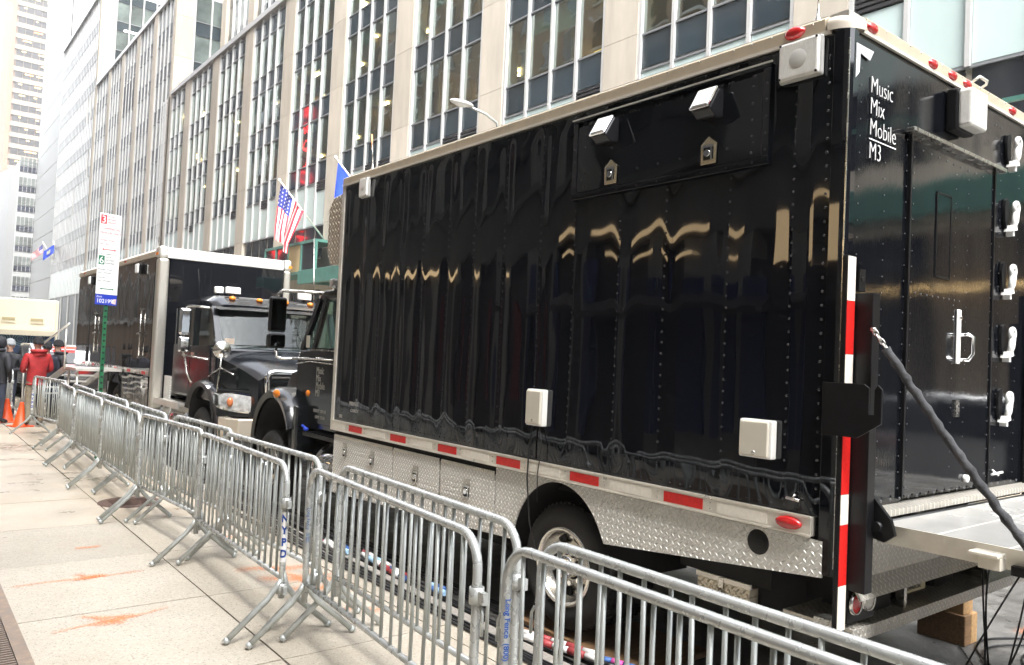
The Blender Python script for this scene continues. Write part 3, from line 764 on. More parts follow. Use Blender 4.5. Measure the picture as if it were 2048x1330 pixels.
# ------------------------------------------------------------------ the near side of the street (behind the camera; the black truck mirrors it)
BROWNSTONE = M('brown_stone_wall', (0.052, 0.052, 0.052), .8, var=.2, vs=.6, bump=.1, bs=20)
SHOPDARK = M('dark_shop_tile', (0.035, 0.03, 0.03), .3, var=.3, vs=2)
nb_ = thing('shop_building', 'brown stone building with shop windows on the near side of the street', 'building', (-2.7, 0, 0))
m_ = MB(); m_.box(-16, -2.95, -30, 26, 0, 27); m_.build('wall', BROWNSTONE, nb_)
m_ = MB(); m_.box(-2.95, -2.65, -30, 26, 3.9, 4.9); m_.box(-2.95, -2.55, -30, 26, 4.9, 5.05); m_.build('cornice_band', M('grey_stone_band', (.11, .107, .10), .7, var=.15, vs=1), nb_)
for k in range(14):
    y = -29 + k * 4
    m_ = MB(); m_.box(-2.95, -2.75, y + .5, y + 3.6, .4, 3.5); m_.build('shop_window', SHOPDARK, nb_)
    m_ = MB(); m_.box(-2.95, -2.66, y - .4, y + (1.3 if k % 2 else .5), 0, 3.9); m_.build('shop_pier', M('grey_brown_pier', (.23, .222, .205), .8, var=.15, vs=1) if k % 3 else M('grey_brown_pier', (.23, .222, .205), .8, var=.15, vs=1), nb_)
    m_ = MB(); m_.box(-2.95, -2.62, y - .45, y + .35, 5.06, 27); m_.build('wall_pier', M('grey_brown_pier', (.23, .222, .205), .8, var=.15, vs=1), nb_)
    for fl in range(5):
        for q in (0, 1):
            m_ = MB(); m_.box(-2.96, -2.90, y + .45 + q * 1.75, y + 1.95 + q * 1.65, 5.9 + fl * 4, 8.7 + fl * 4); m_.build('window', DARKGLASS, nb_)
for y, a, z, h in ((3.4, 1.9, 4.15, .08), (7.4, 2.9, 4.0, .10), (7.9, 1.8, 3.62, .06), (5.15, .75, 3.35, .75), (15, 3, 3.7, .10)):
    m_ = MB(); m_.box(-2.62, -2.56, y, y + a, z, z + h); m_.build('lit_strip', M('lit_shop_sign', (1, .72, .40), .5, emit=0.55), nb_)
for y, z0, z1, mt in ((6.3, .8, 3.2, 'b'), (7.6, .8, 3.2, 'b'), (4.4, 1.0, 3.3, 'k'), (10.2, .6, 3.6, 'b'), (12.4, 1.0, 3.0, 'r'), (14.2, .8, 3.4, 'k')):
    m_ = MB(); m_.box(-2.62, -2.5, y, y + .62, z0, z1); m_.build('reflection_panel', {'b': M('navy_reflection_panel', (.02, .03, .10), .6), 'k': SHOPDARK, 'r': M('maroon_reflection_panel', (.12, .02, .02), .6)}[mt], nb_)  # unseen panels added to vary what the truck side mirrors
m_ = MB(); m_.prism([(-2.6, 3.55), (-2.6, 3.35), (-1.5, 3.0), (-1.5, 3.1)], 'y', 3.0, 4.9)
m_.build('reflection_awning', SHOPDARK, nb_)  # unseen awnings, this and the next, added to enrich the truck's reflections
m_ = MB(); m_.prism([(-2.6, 2.75), (-1.8, 2.62), (-1.8, 2.72), (-2.6, 2.95)], 'y', 6.0, 10.6); m_.build('reflection_awning', SHOPDARK, nb_)
tb = thing('beige_tower', 'tall beige stone tower with paired dark windows on the near side of the street', 'tower', (-3.2, 60, 0))
m_ = MB(); m_.box(-30, -3.2, 26.2, 78, 0, 92); m_.build('wall', M('beige_tower_stone', (.26, .19, .145), .8, var=.15, vs=.3), tb)
m_ = MB()
for fl in range(23):
    for k in range(17): m_.box(-3.25, -3.1, 27.2 + k * 3.0, 28.7 + k * 3.0, 3 + fl * 3.8, 5.2 + fl * 3.8)
m_.build('windows', DARKGLASS, tb, kind='stuff')
m_ = MB()
for fl in range(23):
    for k in range(17): m_.box(-3.3, -3.05, 27.1 + k * 3.0, 28.8 + k * 3.0, 2.8 + fl * 3.8, 3.0 + fl * 3.8); m_.box(-3.3, -3.05, 27.1 + k * 3.0, 28.8 + k * 3.0, 5.2 + fl * 3.8, 5.35 + fl * 3.8)
m_.build('window_sills', WHITEWALL, tb, kind='stuff')
tb2 = thing('brown_tower', 'brown stone tower further down the near side of the street', 'tower', (-4, 110, 0))
m_ = MB(); m_.box(-40, -4, 96, 190, 0, 64); m_.build('wall', BROWNSTONE, tb2)
m_ = MB()
for fl in range(15):
    for k in range(22): m_.box(-4.05, -3.95, 98 + k * 4, 100.2 + k * 4, 4 + fl * 3.9, 6.4 + fl * 3.9)
m_.build('windows', DARKGLASS, tb2, kind='stuff')
# vertical red neon sign over the near pavement (seen mirrored in the office windows)
ns = thing('neon_sign', 'tall vertical red neon sign on the near side of the street', 'sign', (-1.5, 93, 0))
m_ = MB(); m_.box(-3.2, .6, 93.3, 93.9, 15, 35); m_.build('sign_box', M('sign_box_dark', (.05, .05, .09), .5), ns)
m_ = MB()
for i, ch in enumerate('RADIO CITY'): lettering(m_, ch, 2.3, (-1.5, 93.28, 30.6 - i * 2.05), (1, 0, 0), (0, 0, 1), depth=.1, align='CENTER', bold=.0)
m_.build('neon_letter', NEON, ns)
# the far end behind the camera
eb = thing('end_building', 'dark stone building closing the street behind the camera', 'building', (8, -70, 0))
m_ = MB(); m_.box(-30, 60, -95, -70, 0, 30); m_.build('wall', BROWNSTONE, eb)

# ------------------------------------------------------------------ near box truck
XB, YR, YF_ = 3.62, 2.0, 7.52          # side plane, rear plane, front plane of the cargo box
XR = 6.10                              # far side
ZB, ZT = 1.13, 3.56                    # panel bottom and top
truck = thing('box_truck', 'glossy black box truck with white lettering and its tail lift open, nearest the camera', 'truck', (XB, YR, -0.1))
m_ = MB(); m_.box(XB + .04, XR - .02, YR + .04, YF_ - .03, ZB - .05, ZT + .04); m_.build('cargo_box', BLACK, truck)
SEAMS = [2.29, 2.68, 3.137, 3.52, 3.945, 4.30, 4.73, 5.13, 5.49, 5.89, 6.28, 6.65, 7.04]
noise.seed_set(4)
def side_wave(y, z):
    """skin drawn tight along the rivet rows and loose between them"""
    d = min(abs(y - s) for s in SEAMS + [2.08, 7.45])
    e = min(z - ZB, ZT - z) / .12
    amp = .0062 * (1 - math.exp(-(d / .075) ** 2)) * min(1, max(0, e)) * (1.0 if y > 3.9 else .85)
    q = noise.noise(Vector((y * 1.7, z * .55, 3.1))) * .0055 + noise.noise(Vector((y * 4.1, z * 1.1, 7.7))) * .0030 + noise.noise(Vector((y * 8.5, z * 2.2, 1.7))) * .0010
    return amp + q * min(1, max(0, e))
sheets = [(2.075, 2.68), (2.68, 3.945), (3.945, 5.13), (5.13, 6.28), (6.28, 7.47)]
for i, (a, b) in enumerate(sheets):
    m_ = MB(); n_y = int((b - a) / .022); n_z = 60
    m_.grid(lambda u, v, a=a, b=b, i=i: (XB + .004 - side_wave(a + (b - a) * u, ZB + (ZT - ZB) * v) + (.0015 if i % 2 else 0), a + (b - a) * u, ZB + (ZT - ZB) * v), n_y, n_z)
    m_.build('side_panel', BLACK, truck)
# rivets
def rivet(mb, p, r, ax=(-1, 0, 0)):
    ax = Vector(ax); u = ax.orthogonal().normalized(); w = ax.cross(u); p = Vector(p)
    vs = [p + (u * math.cos(k * PI / 3) + w * math.sin(k * PI / 3)) * r for k in range(6)] + [p + (u * math.cos(k * PI / 3) + w * math.sin(k * PI / 3)) * r * .6 + ax * r * .5 for k in range(6)] + [p + ax * r * .62]
    fs = [(k, (k + 1) % 6, 6 + (k + 1) % 6, 6 + k) for k in range(6)] + [(6 + k, 6 + (k + 1) % 6, 12) for k in range(6)]
    mb.add(vs, fs, 0, True)
rv = MB()
for s in SEAMS:
    z = ZB + .06
    while z < ZT - .04:
        if not (2.42 < s < 3.97 and 2.92 < z < 3.50):
            rivet(rv, (XB + .004 - side_wave(s, z), s, z), .0075)
        z += .066 if s < 2.5 or 2.6 < s < 3.2 else .058
y = 2.13
while y < 7.42:
    rivet(rv, (XB + .003, y, ZB + .035), .007); rivet(rv, (XB + .003, y, ZT - .03), .007); y += .075
for z in [ZB + .07 * k for k in range(1, 34)]: rivet(rv, (XB + .003, 2.11, z), .0075)
rv.build('rivets', M('black_rivet', (.02, .02, .022), .12, spec=.8), truck, kind='stuff')
# access panel with raised frame
ap = MB()
y0, y1, z0, z1 = 2.43, 3.97, 2.94, 3.485
ap.grid(lambda u, v: (XB - .016 + .002 * noise.noise(Vector((u * 3, v * 2, 5))), y0 + .05 + (y1 - y0 - .1) * u, z0 + .05 + (z1 - z0 - .1) * v), 40, 16)
acc = ap.build('access_panel', BLACK, truck)
fr = MB()
for (a, b, c, d) in ((y0, y1, z0, z0 + .045), (y0, y1, z1 - .02, z1), (y0, y0 + .045, z0 + .046, z1 - .021), (y1 - .045, y1, z0 + .046, z1 - .021)):
    fr.box(XB - .022, XB + .01, a, b, c, d)
fr.build('frame', BLACK, acc, bevel=.004)
fr = MB(); fr.box(XB - .028, XB - .020, y0 - .01, y1 + .01, z1 + .001, z1 + .010); fr.build('edge_trim', ALUW, acc)
rv = MB()
for k in range(9):
    for zz in (z0 + .022, z0 + .13, z1 - .05): rivet(rv, (XB - .0185 if zz > z0 + .1 else XB - .022, y0 + .1 + k * .168, zz), .0065)
for k in range(5):
    for yy in (y0 + .022, y1 - .022, y1 - .12, y0 + .11): rivet(rv, (XB - .022 if yy in (y0 + .022, y1 - .022) else XB - .0185, yy, z0 + .08 + k * .09), .0065)
rv.build('rivets', MATS['black_rivet'], acc, kind='stuff')
def latch(parent, y, z, s=1.0, pent=True):
    m_ = MB()
    pts = [(y - .052 * s, z - .075 * s), (y + .052 * s, z - .075 * s), (y + .055 * s, z + .04 * s), (y, z + .085 * s), (y - .055 * s, z + .04 * s)]
    if not pent: pts = [(y - .04 * s, z + .075 * s), (y + .04 * s, z + .075 * s), (y + .04 * s, z - .04 * s), (y, z - .08 * s), (y - .04 * s, z - .04 * s)][::-1]
    X0 = (XB - .024) if pent else XB - .012
    m_.prism(pts, 'x', X0 - .005, X0)
    o = m_.build('latch', STEEL if not pent else M('brass_tinted_latch', (.74, .66, .50), .25, metal=1), parent, bevel=.002)
    m_ = MB(); m_.box(X0 - .0065, X0 - .0049, y - .034 * s, y + .034 * s, z - .05 * s, z + .03 * s); m_.build('recess', MATTE, o)
    m_ = MB(); m_.box(X0 - .016, X0 - .006, y - .036 * s, y + .036 * s, z + .018 * s, z + .034 * s)
    m_.cyl((X0 - .006, y + .004, z - .012 * s), (X0 - .018, y + .004, z - .012 * s), .021 * s, 14); m_.box(X0 - .012, X0 - .006, y - .030 * s, y - .018 * s, z - .05 * s, z + .02 * s)
    m_.build('paddle', CHROME, o)
latch(acc, 3.593, 3.075); latch(acc, 2.816, 3.075)
# tilting chrome scene lamps on the access panel
for y, z in ((3.60, 3.335), (2.79, 3.325)):
    m_ = MB(); m_.prism([(XB - .02, z + .085), (XB - .075, z + .085), (XB - .155, z - .045), (XB - .10, z - .085), (XB - .02, z - .075)], 'y', y - .065, y + .065)
    o = m_.build('scene_lamp', M('lamp_black_housing', (.012, .012, .014), .18, spec=.6), truck, bevel=.012)
    c = Vector((XB - .135, y, z + .0225)); d = Vector((-.105, 0, -.07)).normalized()
    def off(q, d): return (q[0] - .852 * d, q[1] + .524 * d)
    a_, b_ = (XB - .075, z + .085), (XB - .155, z - .045)
    m_ = MB(); m_.prism([off(a_, .0), off(a_, .018), off(b_, .018), off(b_, .0)], 'y', y - .068, y + .068); m_.build('chrome_bezel', CHROME, o, bevel=.008)
    a2, b2 = (XB - .083, z + .072), (XB - .147, z - .032)
    m_ = MB(); m_.prism([off(a2, .0185), off(a2, .023), off(b2, .023), off(b2, .0185)], 'y', y - .054, y + .054); m_.build('lens', LENS, o)
# square white flood lamps
def flood(y, z, sy, sz, th=.075, rear=False, x=None):
    if not rear:
        m_ = MB(); m_.box(XB - th * .55, XB, y - sy, y + sy, z - sz, z + sz); o = m_.build('flood_lamp', M('grey_lamp_base', (.45, .45, .44), .4), truck, bevel=.012)
        m_ = MB(); m_.box(XB - th, XB - th * .5, y - sy * .93, y + sy * .93, z - sz * .93, z + sz * .93); m_.build('lens', LENS, o, bevel=.018, seg=3)
        m_ = MB()
        for a in (-1, 1):
            for b in (-1, 1): m_.cyl((XB - th + .004, y + a * sy * .84, z + b * sz * .84), (XB - th - .002, y + a * sy * .84, z + b * sz * .84), .0065, 8)
        m_.build('screws', MATTE, o, kind='stuff')
        m_ = MB(); m_.lathe((XB - th - .0005, y, z), 'x', [(.0, -.001), (sy * .36, -.0015), (sy * .40, 0)], 20); m_.build('reflector_ring', M('lens_ring', (.62, .62, .60), .3), o)
    else:
        m_ = MB(); m_.box(x - sy, x + sy, YR - th * .6, YR, z - sz, z + sz); o = m_.build('flood_lamp', MATTE, truck, bevel=.012)
        m_ = MB(); m_.box(x - sy * .93, x + sy * .93, YR - th * 1.3, YR - th * .55, z - sz * .93, z + sz * .93); m_.build('lens', LENS, o, bevel=.02, seg=3)
flood(2.255, 3.45, .122, .105, .052); flood(7.0, 3.462, .085, .10, .052)
flood(0, 3.385, .115, .12, .11, True, 4.80)
# roof rail, corner cap, marker lamps
m_ = MB(); m_.prism([(XB - .012, 3.565), (XB - .012, 3.63), (XB + .03, 3.655), (XB + .06, 3.655), (XB + .06, 3.565)], 'y', 2.13, YF_); m_.build('roof_rail', CREAMRAIL, truck, bevel=.004)
m_ = MB(); m_.prism([(YR - .012, 3.565), (YR - .012, 3.63), (YR + .03, 3.655), (YR + .06, 3.655), (YR + .06, 3.565)], 'x', XB + .13, XR - .02); m_.build('roof_rail', CREAMRAIL, truck, bevel=.004)
m_ = MB(); m_.box(XB - .016, XB + .0, 2.1, YF_, 3.548, 3.566); m_.box(XB + .1, XR, YR - .016, YR, 3.548, 3.566); m_.build('drip_edge', M('white_drip_edge', (.72, .68, .6), .35, metal=.2), truck)
rv = MB()
for k in range(44): rivet(rv, (XB - .013, 2.2 + k * .12, 3.62), .006)
for k in range(18): rivet(rv, (XB + .2 + k * .13, YR - .013, 3.62), .006, (0, -1, 0))
rv.build('rail_rivets', STEEL, truck, kind='stuff')
m_ = MB(); m_.box(XB + .03, XR - .03, YR + .03, YF_ - .05, 3.62, 3.66); m_.build('roof', ALUW, truck)
def corner(u, v):      # rounded cast corner
    a = R_(180 + 90 * u); b = PI / 2 * max(0, (v - .35) / .65)
    r = .135; h = 3.56 + (min(v, .35) / .35) * .035 + math.sin(b) * .052
    k = r * (math.cos(b) * .55 + .45)
    return (XB + .115 + math.cos(a) * k, YR + .115 + math.sin(a) * k, h)
m_ = MB(); m_.grid(corner, 12, 10)
m_.build('corner_cap', M('corner_casting', (.62, .56, .47), .38, metal=.3), truck)
for yy in (2.30,):
    m_ = MB(); m_.lathe((0, 0, 0), 'x', [(.0, -.03), (.03, -.028), (.05, -.015), (.055, 0)], 18)
    m_.v = [(XB - .012 + p[0], yy + p[1] * 1.1, 3.605 + p[2] * .62) for p in m_.v]; m_.build('marker_lamp', REDLENS, truck)
for xx in (3.80, 4.48, 4.73, 4.93, 5.62):
    m_ = MB(); m_.lathe((0, 0, 0), 'y', [(.0, -.035), (.028, -.032), (.042, -.018), (.045, 0)], 18)
    m_.v = [(xx + p[0] * 1.15, YR - .011 + p[1] * .55, 3.594 + p[2] * .62) for p in m_.v]; m_.build('marker_lamp', REDLENS, truck)
m_ = MB(); m_.tube([(5.10, YR + .05, 3.65), (5.10, YR - .0, 3.675), (5.115, YR - .01, 3.69), (5.225, YR - .01, 3.69), (5.24, YR, 3.675), (5.24, YR + .05, 3.65)], .009, 8); m_.build('grab_rail', ALUW, truck)
# antenna mount on the roof edge
for y, px in ((2.24, 0), (7.1, 1)):
    m_ = MB(); m_.lathe((XB + .1, y, 3.655), 'z', [(.035, 0), (.03, .02), (.012, .05), (.006, .1)], 12); m_.cyl((XB + .1, y, 3.75), (XB + .1, y + (.03 if px else 0), 3.96), .005, 6); 
    m_.build('antenna_mount', STEEL, truck)
    if px: m_ = MB(); m_.cyl((XB + .1, 7.13, 3.9), (XB + .1, 7.15, 4.05), .010, 6); m_.build('antenna_tip', M('orange_pink_tip', (.85, .42, .2), .5), truck)
# rear corner post and front post
m_ = MB(); m_.prism([(XB - .004, YR + .085), (XB - .004, YR + .03), (XB + .008, YR + .008), (XB + .03, YR - .004), (XB + .075, YR - .004), (XB + .075, YR + .085)], 'z', .86, 3.555); m_.build('corner_post', BLACK, truck, bevel=.003)
m_ = MB(); m_.box(XB - .008, XB + .05, 7.47, YF_ + .01, 1.03, 3.56); m_.build('front_post', ALU, truck, bevel=.004)
m_ = MB(); m_.box(XB - .004, XB + .004, YR + .001, YR + .006, .9, 3.5); m_.build('corner_bead', STEEL, truck)
# rub rail with red and white reflector tape
m_ = MB(); m_.box(XB - .022, XB + .02, 2.115, 7.49, 1.035, 1.13); m_.box(XB - .028, XB - .02, 2.115, 7.49, 1.122, 1.136); m_.box(XB - .028, XB - .02, 2.115, 7.49, 1.030, 1.044)
m_.build('rub_rail', ALU, truck, bevel=.003)
reds = [(2.77, 3.05), (3.59, 3.86), (4.39, 4.67), (5.20, 5.47), (5.99, 6.26), (6.81, 7.08)]
for a, b in reds:
    m_ = MB(); m_.box(XB - .0245, XB - .0222, a, b, 1.052, 1.112); m_.build('red_reflector', REDREFL, truck)
for a, b in [(2.36, 2.67)] + [(reds[i][1] + .10, reds[i + 1][0] - .10) for i in range(5)] + [(7.18, 7.45)]:
    m_ = MB(); m_.box(XB - .0245, XB - .0222, a, b, 1.052, 1.112); m_.build('white_reflector', WHITEREFL, truck)
rv = MB()
for a, b in reds:
    for yy in (a - .05, b + .05):
        for zz in (1.065, 1.10): rivet(rv, (XB - .022, yy, zz), .006)
rv.build('rail_rivets', STEEL, truck, kind='stuff')
m_ = MB(); m_.lathe((0, 0, 0), 'x', [(.0, -.022), (.06, -.02), (.075, -.01), (.078, 0)], 20)
m_.v = [(XB - .024 + p[0], 2.235 + p[1] * .95, 1.083 + p[2] * .42) for p in m_.v]; m_.build('marker_lamp', REDLENS, truck)
# cream utility hatches and cable hooks
for y, z, a, b in ((4.228, 1.507, .088, .128), (2.43, 1.484, .098, .10)):
    m_ = MB(); m_.box(XB - .05, XB, y - a, y + a, z - b, z + b); o = m_.build('power_hatch', WHITEP, truck, bevel=.008)
    m_ = MB(); m_.box(XB - .064, XB - .048, y - a * .86, y + a * .92, z - b * .92, z + b * .92); m_.build('lid', CREAMP, o, bevel=.012, seg=3)
    m_ = MB(); m_.lathe((XB - .065, y, z - b * .72), 'x', [(0, -.006), (.009, -.005), (.012, 0)], 14); m_.build('lock', STEEL, o)
m_ = MB(); m_.cyl((XB - .02, 2.18, 1.20), (XB - .02, 2.255, 1.205), .008, 8); m_.cyl((XB, 2.215, 1.235), (XB - .03, 2.215, 1.205), .006, 8); m_.build('hatch_stay', STEEL, truck)
m_ = MB(); m_.tube([(XB - .02, 4.27, 1.38), (XB - .03, 4.29, 1.2), (XB - .035, 4.29, 1.0), (XB - .02, 4.26, .7), (XB + .1, 4.25, .3), (XB + .05, 4.3, -.08)], .006, 6); m_.build('power_cable', CABLE, truck)
m_ = MB(); m_.tube([(XB - .02, 4.2, 1.38), (XB - .03, 4.15, 1.25), (XB - .035, 4.18, 1.05), (XB - .01, 4.2, .85)], .004, 6); m_.build('power_cable', CABLE, truck)
# lettering
m_ = MB(); lettering(m_, 'PRIVATE', .052, (XB - .006, 7.13, 1.305), (0, -1, 0), (0, 0, 1)); lettering(m_, 'COACH', .045, (XB - .006, 7.10, 1.24), (0, -1, 0), (0, 0, 1)); m_.box(XB - .006, XB - .002, 7.28, 7.34, 1.165, 1.195); m_.build('lettering', LETTERG, truck)
# toolboxes under the floor
boxes = [(6.23, 7.42), (5.455, 6.215), (4.70, 5.435)]
zb = lambda y: .40 + (7.4 - y) * .046
for i, (a, b) in enumerate(boxes):
    m_ = MB(); m_.prism([(a, zb(a)), (b, zb(b)), (b, .985), (a, .965)], 'x', XB - .012, XB + .01); d = m_.build('toolbox_door', TREAD_SIDE, truck, bevel=.003)
    m_ = MB(); n = int((b - a) / .028)
    for k in range(n): m_.box(XB - .018, XB - .010, a + k * .028, a + k * .028 + .016, .965, .992)
    m_.build('hinge', ALU, d)
    if i == 0: latch(d, 7.16, .845, 1.05, False); latch(d, 6.60, .835, 1.05, False)
    else: latch(d, (a + b) / 2 - .02, .80, 1.1, False)
m_ = MB(); m_.box(XB + .011, XB + .7, 4.68, 7.43, .50, 1.02); m_.build('toolbox_body', UNDER, truck)
# skirt with the wheel arch
wy, wz = 3.985, .44
arch_pts = [(wy + .485 * math.cos(R_(a)) * (1.0), wz + .02 + .555 * math.sin(R_(a))) for a in range(8, 164, 6)]
sk = [(4.69, .525), (4.69, 1.022), (2.075, 1.022), (2.04, .83)] + [(3.49, .70)] + arch_pts[::1] + [(4.43, .535)]
pts_f = [(4.69, 1.022), (4.69, .525), (4.47, .535)] + [(wy + .485 * math.cos(R_(a)), wz + .02 + .555 * math.sin(R_(a))) for a in range(8, 172, 6)] + [(3.50, .70), (2.04, .845), (2.075, 1.022)]
# order: front edge down, along the bottom, over the arch from the front, then to the rear
arch = [(wy + .485 * math.cos(R_(a)), wz + .02 + .555 * math.sin(R_(a))) for a in range(10, 168, 5)]
poly = [(4.69, 1.022), (4.69, .525)] + arch + [(3.50, .70), (2.06, .845), (2.06, 1.022)]
def strip_skirt(x0, x1):
    m_ = MB(); ys = [2.06 + (4.69 - 2.06) * k / 110 for k in range(111)]
    def low(y):
        b = zb(y) if y > 4.4 else (.70 + (3.5 - y) * .101)
        if abs(y - wy) < .485:
            t = (y - wy) / .485; b = max(b, wz + .02 + .555 * math.sqrt(max(0, 1 - t * t)))
        elif 3.49 <= y <= 3.6: b = max(b, .7)
        return b
    for x, flip in ((x0, 0), (x1, 1)):
        k = len(m_.v)
        for y in ys: m_.v += [(x, y, low(y)), (x, y, 1.022)]
        for i in range(110):
            m_.f.append([k + 2 * i, k + 2 * i + 1, k + 2 * i + 3, k + 2 * i + 2]); m_.mi.append(0); m_.sm.append(False)
    n = 2 * 111
    for i in range(110):
        m_.f.append([2 * i, 2 * i + 2, n + 2 * i + 2, n + 2 * i]); m_.mi.append(0); m_.sm.append(False)
    return m_
strip_skirt(XB - .006, XB + .006).build('skirt_panel', TREAD_SIDE, truck)
m_ = MB(); m_.grid(lambda u, v: (XB + .008 + v * .75, wy + .50 * math.cos(PI * u), wz + .02 + .57 * math.sin(PI * u)), 24, 2); m_.build('wheel_arch', UNDER, truck)
m_ = MB(); m_.lathe((XB - .0075, 2.419, .945), 'x', [(0, -.001), (.062, -.001), (.066, 0.002)], 28); m_.lathe((XB - .009, 2.40, .945), 'x', [(.012, 0), (.014, -.003), (.018, -.003), (.02, 0)], 16); m_.build('fuel_filler', MATTE, truck)
# chassis, axle, stowage box
m_ = MB(); m_.box(4.3, 4.42, 2.2, 9.8, .62, .88); m_.box(5.3, 5.42, 2.2, 9.8, .62, .88); m_.box(3.9, 5.9, 2.3, 7.4, .9, 1.06); m_.cyl((3.9, wy, wz), (5.9, wy, wz), .12, 12)
m_.box(4.25, 5.5, 5.2, 7.2, .35, .9); m_.build('chassis', UNDER, truck)
m_ = MB(); m_.box(3.95, 4.04, 2.69, 3.06, .435, .575); m_.box(3.952, 4.5, 2.55, 3.2, .607, .72, 1); m_.box(4.042, 4.5, 2.66, 3.08, .40, .606, 1); o = m_.build('stowage_box', [treadplate('treadplate_box', ('Y', 'Z'), col=(.88, .80, .64), pitch=.030, metal=.5), UNDER], truck, bevel=.004)  # dark blocks above and behind the box are added as underbody shade
m_ = MB(); m_.box(3.944, 3.965, 2.684, 3.066, .576, .605); m_.build('lid', ALU, o)
m_ = MB(); m_.box(3.938, 3.946, 2.865, 2.895, .535, .60); m_.cyl((3.935, 2.88, .54), (3.935, 2.88, .51), .012, 8); m_.build('hasp', STEEL, o)
# wheels
def tyre_geo(mb, c, r, w, rim_r, n=48):
    x0, y, z = c     # outer face at x0, wheel spreads to +x
    mb.lathe((x0, y, z), 'x', [(rim_r, .03), (rim_r + .012, .008), (r * .80, -.004), (r * .90, .004), (r * .965, .03), (r, .06), (r, w - .06), (r * .96, w - .02), (rim_r, w)], n)
    for k in range(60):
        a = 2 * PI * k / 60
        for xa, xb in ((.05, .09), (.11, .16), (.18, w - .05)):
            p = Vector((0, math.cos(a), math.sin(a)))
            mb.bar((x0 + xa, y + p.y * r, z + p.z * r), (x0 + xb, y + p.y * r, z + p.z * r), .022, .012, 0, (0, p.y, p.z))
def wheel(parent, c, r, w, rim_r, chrome=True, holes=8, deep=True, name='wheel'):
    t = MB(); tyre_geo(t, c, r, w, rim_r); ty = t.build(name, RUBBER, parent)
    x0, y, z = c
    m_ = MB(); d = .11 if deep else -.02
    m_.lathe((x0, y, z), 'x', [(rim_r + .006, .012), (rim_r - .004, -.004), (rim_r - .02, .002), (rim_r - .028, .03), (rim_r - .05, d), (rim_r * .62, d + .02), (rim_r * .60, d), (rim_r * .36, d - .01)], 48)
    m_.build('rim', RIM if chrome else ALUW, ty)
    for k in range(holes):
        m_ = MB(); a = 2 * PI * k / holes + .2; q = (y + rim_r * .76 * math.cos(a), z + rim_r * .76 * math.sin(a))
        m_.lathe((x0 + d - .012, q[0], q[1]), 'x', [(0, 0), (rim_r * .14, 0), (rim_r * .155, .012)], 14); m_.build('hand_hole', MATTE, ty)
    m_ = MB()
    for k in range(8):
        a = 2 * PI * k / 8; q = (y + rim_r * .46 * math.cos(a), z + rim_r * .46 * math.sin(a))
        m_.cyl((x0 + d, q[0], q[1]), (x0 + d - .035, q[0], q[1]), .018, 8)
    m_.lathe((x0, y, z), 'x', [(0, d - .09), (rim_r * .26, d - .09), (rim_r * .30, d - .07), (rim_r * .32, d + .01)], 24)
    m_.build('hub', CHROME if chrome else STEEL, ty)
    return ty
wheel(truck, (XB + .05, wy, wz), .425, .24, .262)
m_ = MB(); tyre_geo(m_, (XB + .32, wy, wz), .425, .24, .262); tyre_geo(m_, (XR - .56, wy, wz), .425, .24, .262); m_.build('inner_wheel', RUBBER, truck)
m_ = MB(); tyre_geo(m_, (XR - .30, wy, wz), .425, .24, .262); m_.build('wheel', RUBBER, truck)
m_ = MB(); m_.box(4.55, 5.6, 2.5, 3.4, .22, .92); m_.box(4.1, 5.9, 4.7, 7.3, .28, .5); m_.build('dark_underfill', UNDER, truck)  # unseen dark blocks added to keep the space under the truck black
m_ = MB(); m_.box(XR - .05, XR - .01, 2.7, 3.45, .25, 1.02); m_.box(XR - .05, XR - .01, 4.5, 7.4, .25, 1.02); m_.build('far_skirt', UNDER, truck)  # far-side skirt, also added to stop light passing under the truck
wheel(truck, (XB + .05, 9.28, .41), .425, .24, .262, chrome=True, deep=False)
# ---- rear wall: frame, door, lettering, hooks
def rear_wave(x, z): return noise.noise(Vector((x * 2.1, z * .7, 11))) * .0035 + noise.noise(Vector((x * 6, z * 1.8, 4))) * .0011
def rear_sheet(name, x0, x1, z0, z1, yy, par=truck):
    m_ = MB(); m_.grid(lambda u, v: (x0 + (x1 - x0) * u, yy + rear_wave(x0 + (x1 - x0) * u, z0 + (z1 - z0) * v), z0 + (z1 - z0) * v), max(4, int((x1 - x0) / .03)), 60)
    return m_.build(name, BLACKWET, par)
rear_sheet('rear_panel', XB + .07, 4.262, 1.17, 3.55, YR + .004)
rear_sheet('rear_panel', 5.385, XR - .03, 1.17, 3.55, YR + .004)
rear_sheet('rear_panel', 4.262, 5.385, 3.19, 3.55, YR + .004)
door = rear_sheet('rear_door', 4.275, 5.372, 1.20, 3.17, YR - .008)
m_ = MB(); m_.box(4.255, 4.272, YR - .016, YR + .004, 1.19, 3.16); m_.build('door_seal', MATTE, truck)
m_ = MB(); m_.box(5.375, 5.392, YR - .016, YR + .004, 1.19, 3.16); m_.build('door_seal', MATTE, truck)
m_ = MB(); m_.bar((4.20, YR - .03, 3.165), (5.45, YR - .03, 3.165), .05, .022); m_.build('drip_rail', STEEL, truck, bevel=.003)
m_ = MB()
for (a, b, c, d) in ((4.58, 4.765, 2.885, 2.895), (4.58, 4.765, 2.41, 2.42), (4.575, 4.585, 2.42, 2.885), (4.76, 4.77, 2.42, 2.885)): m_.box(a, b, YR - .016, YR - .005, c, d)
m_.build('window_frame', MATTE, door); m_ = MB(); m_.box(4.585, 4.76, YR - .013, YR - .009, 2.42, 2.885); m_.build('window_pane', BLACKWET, door)
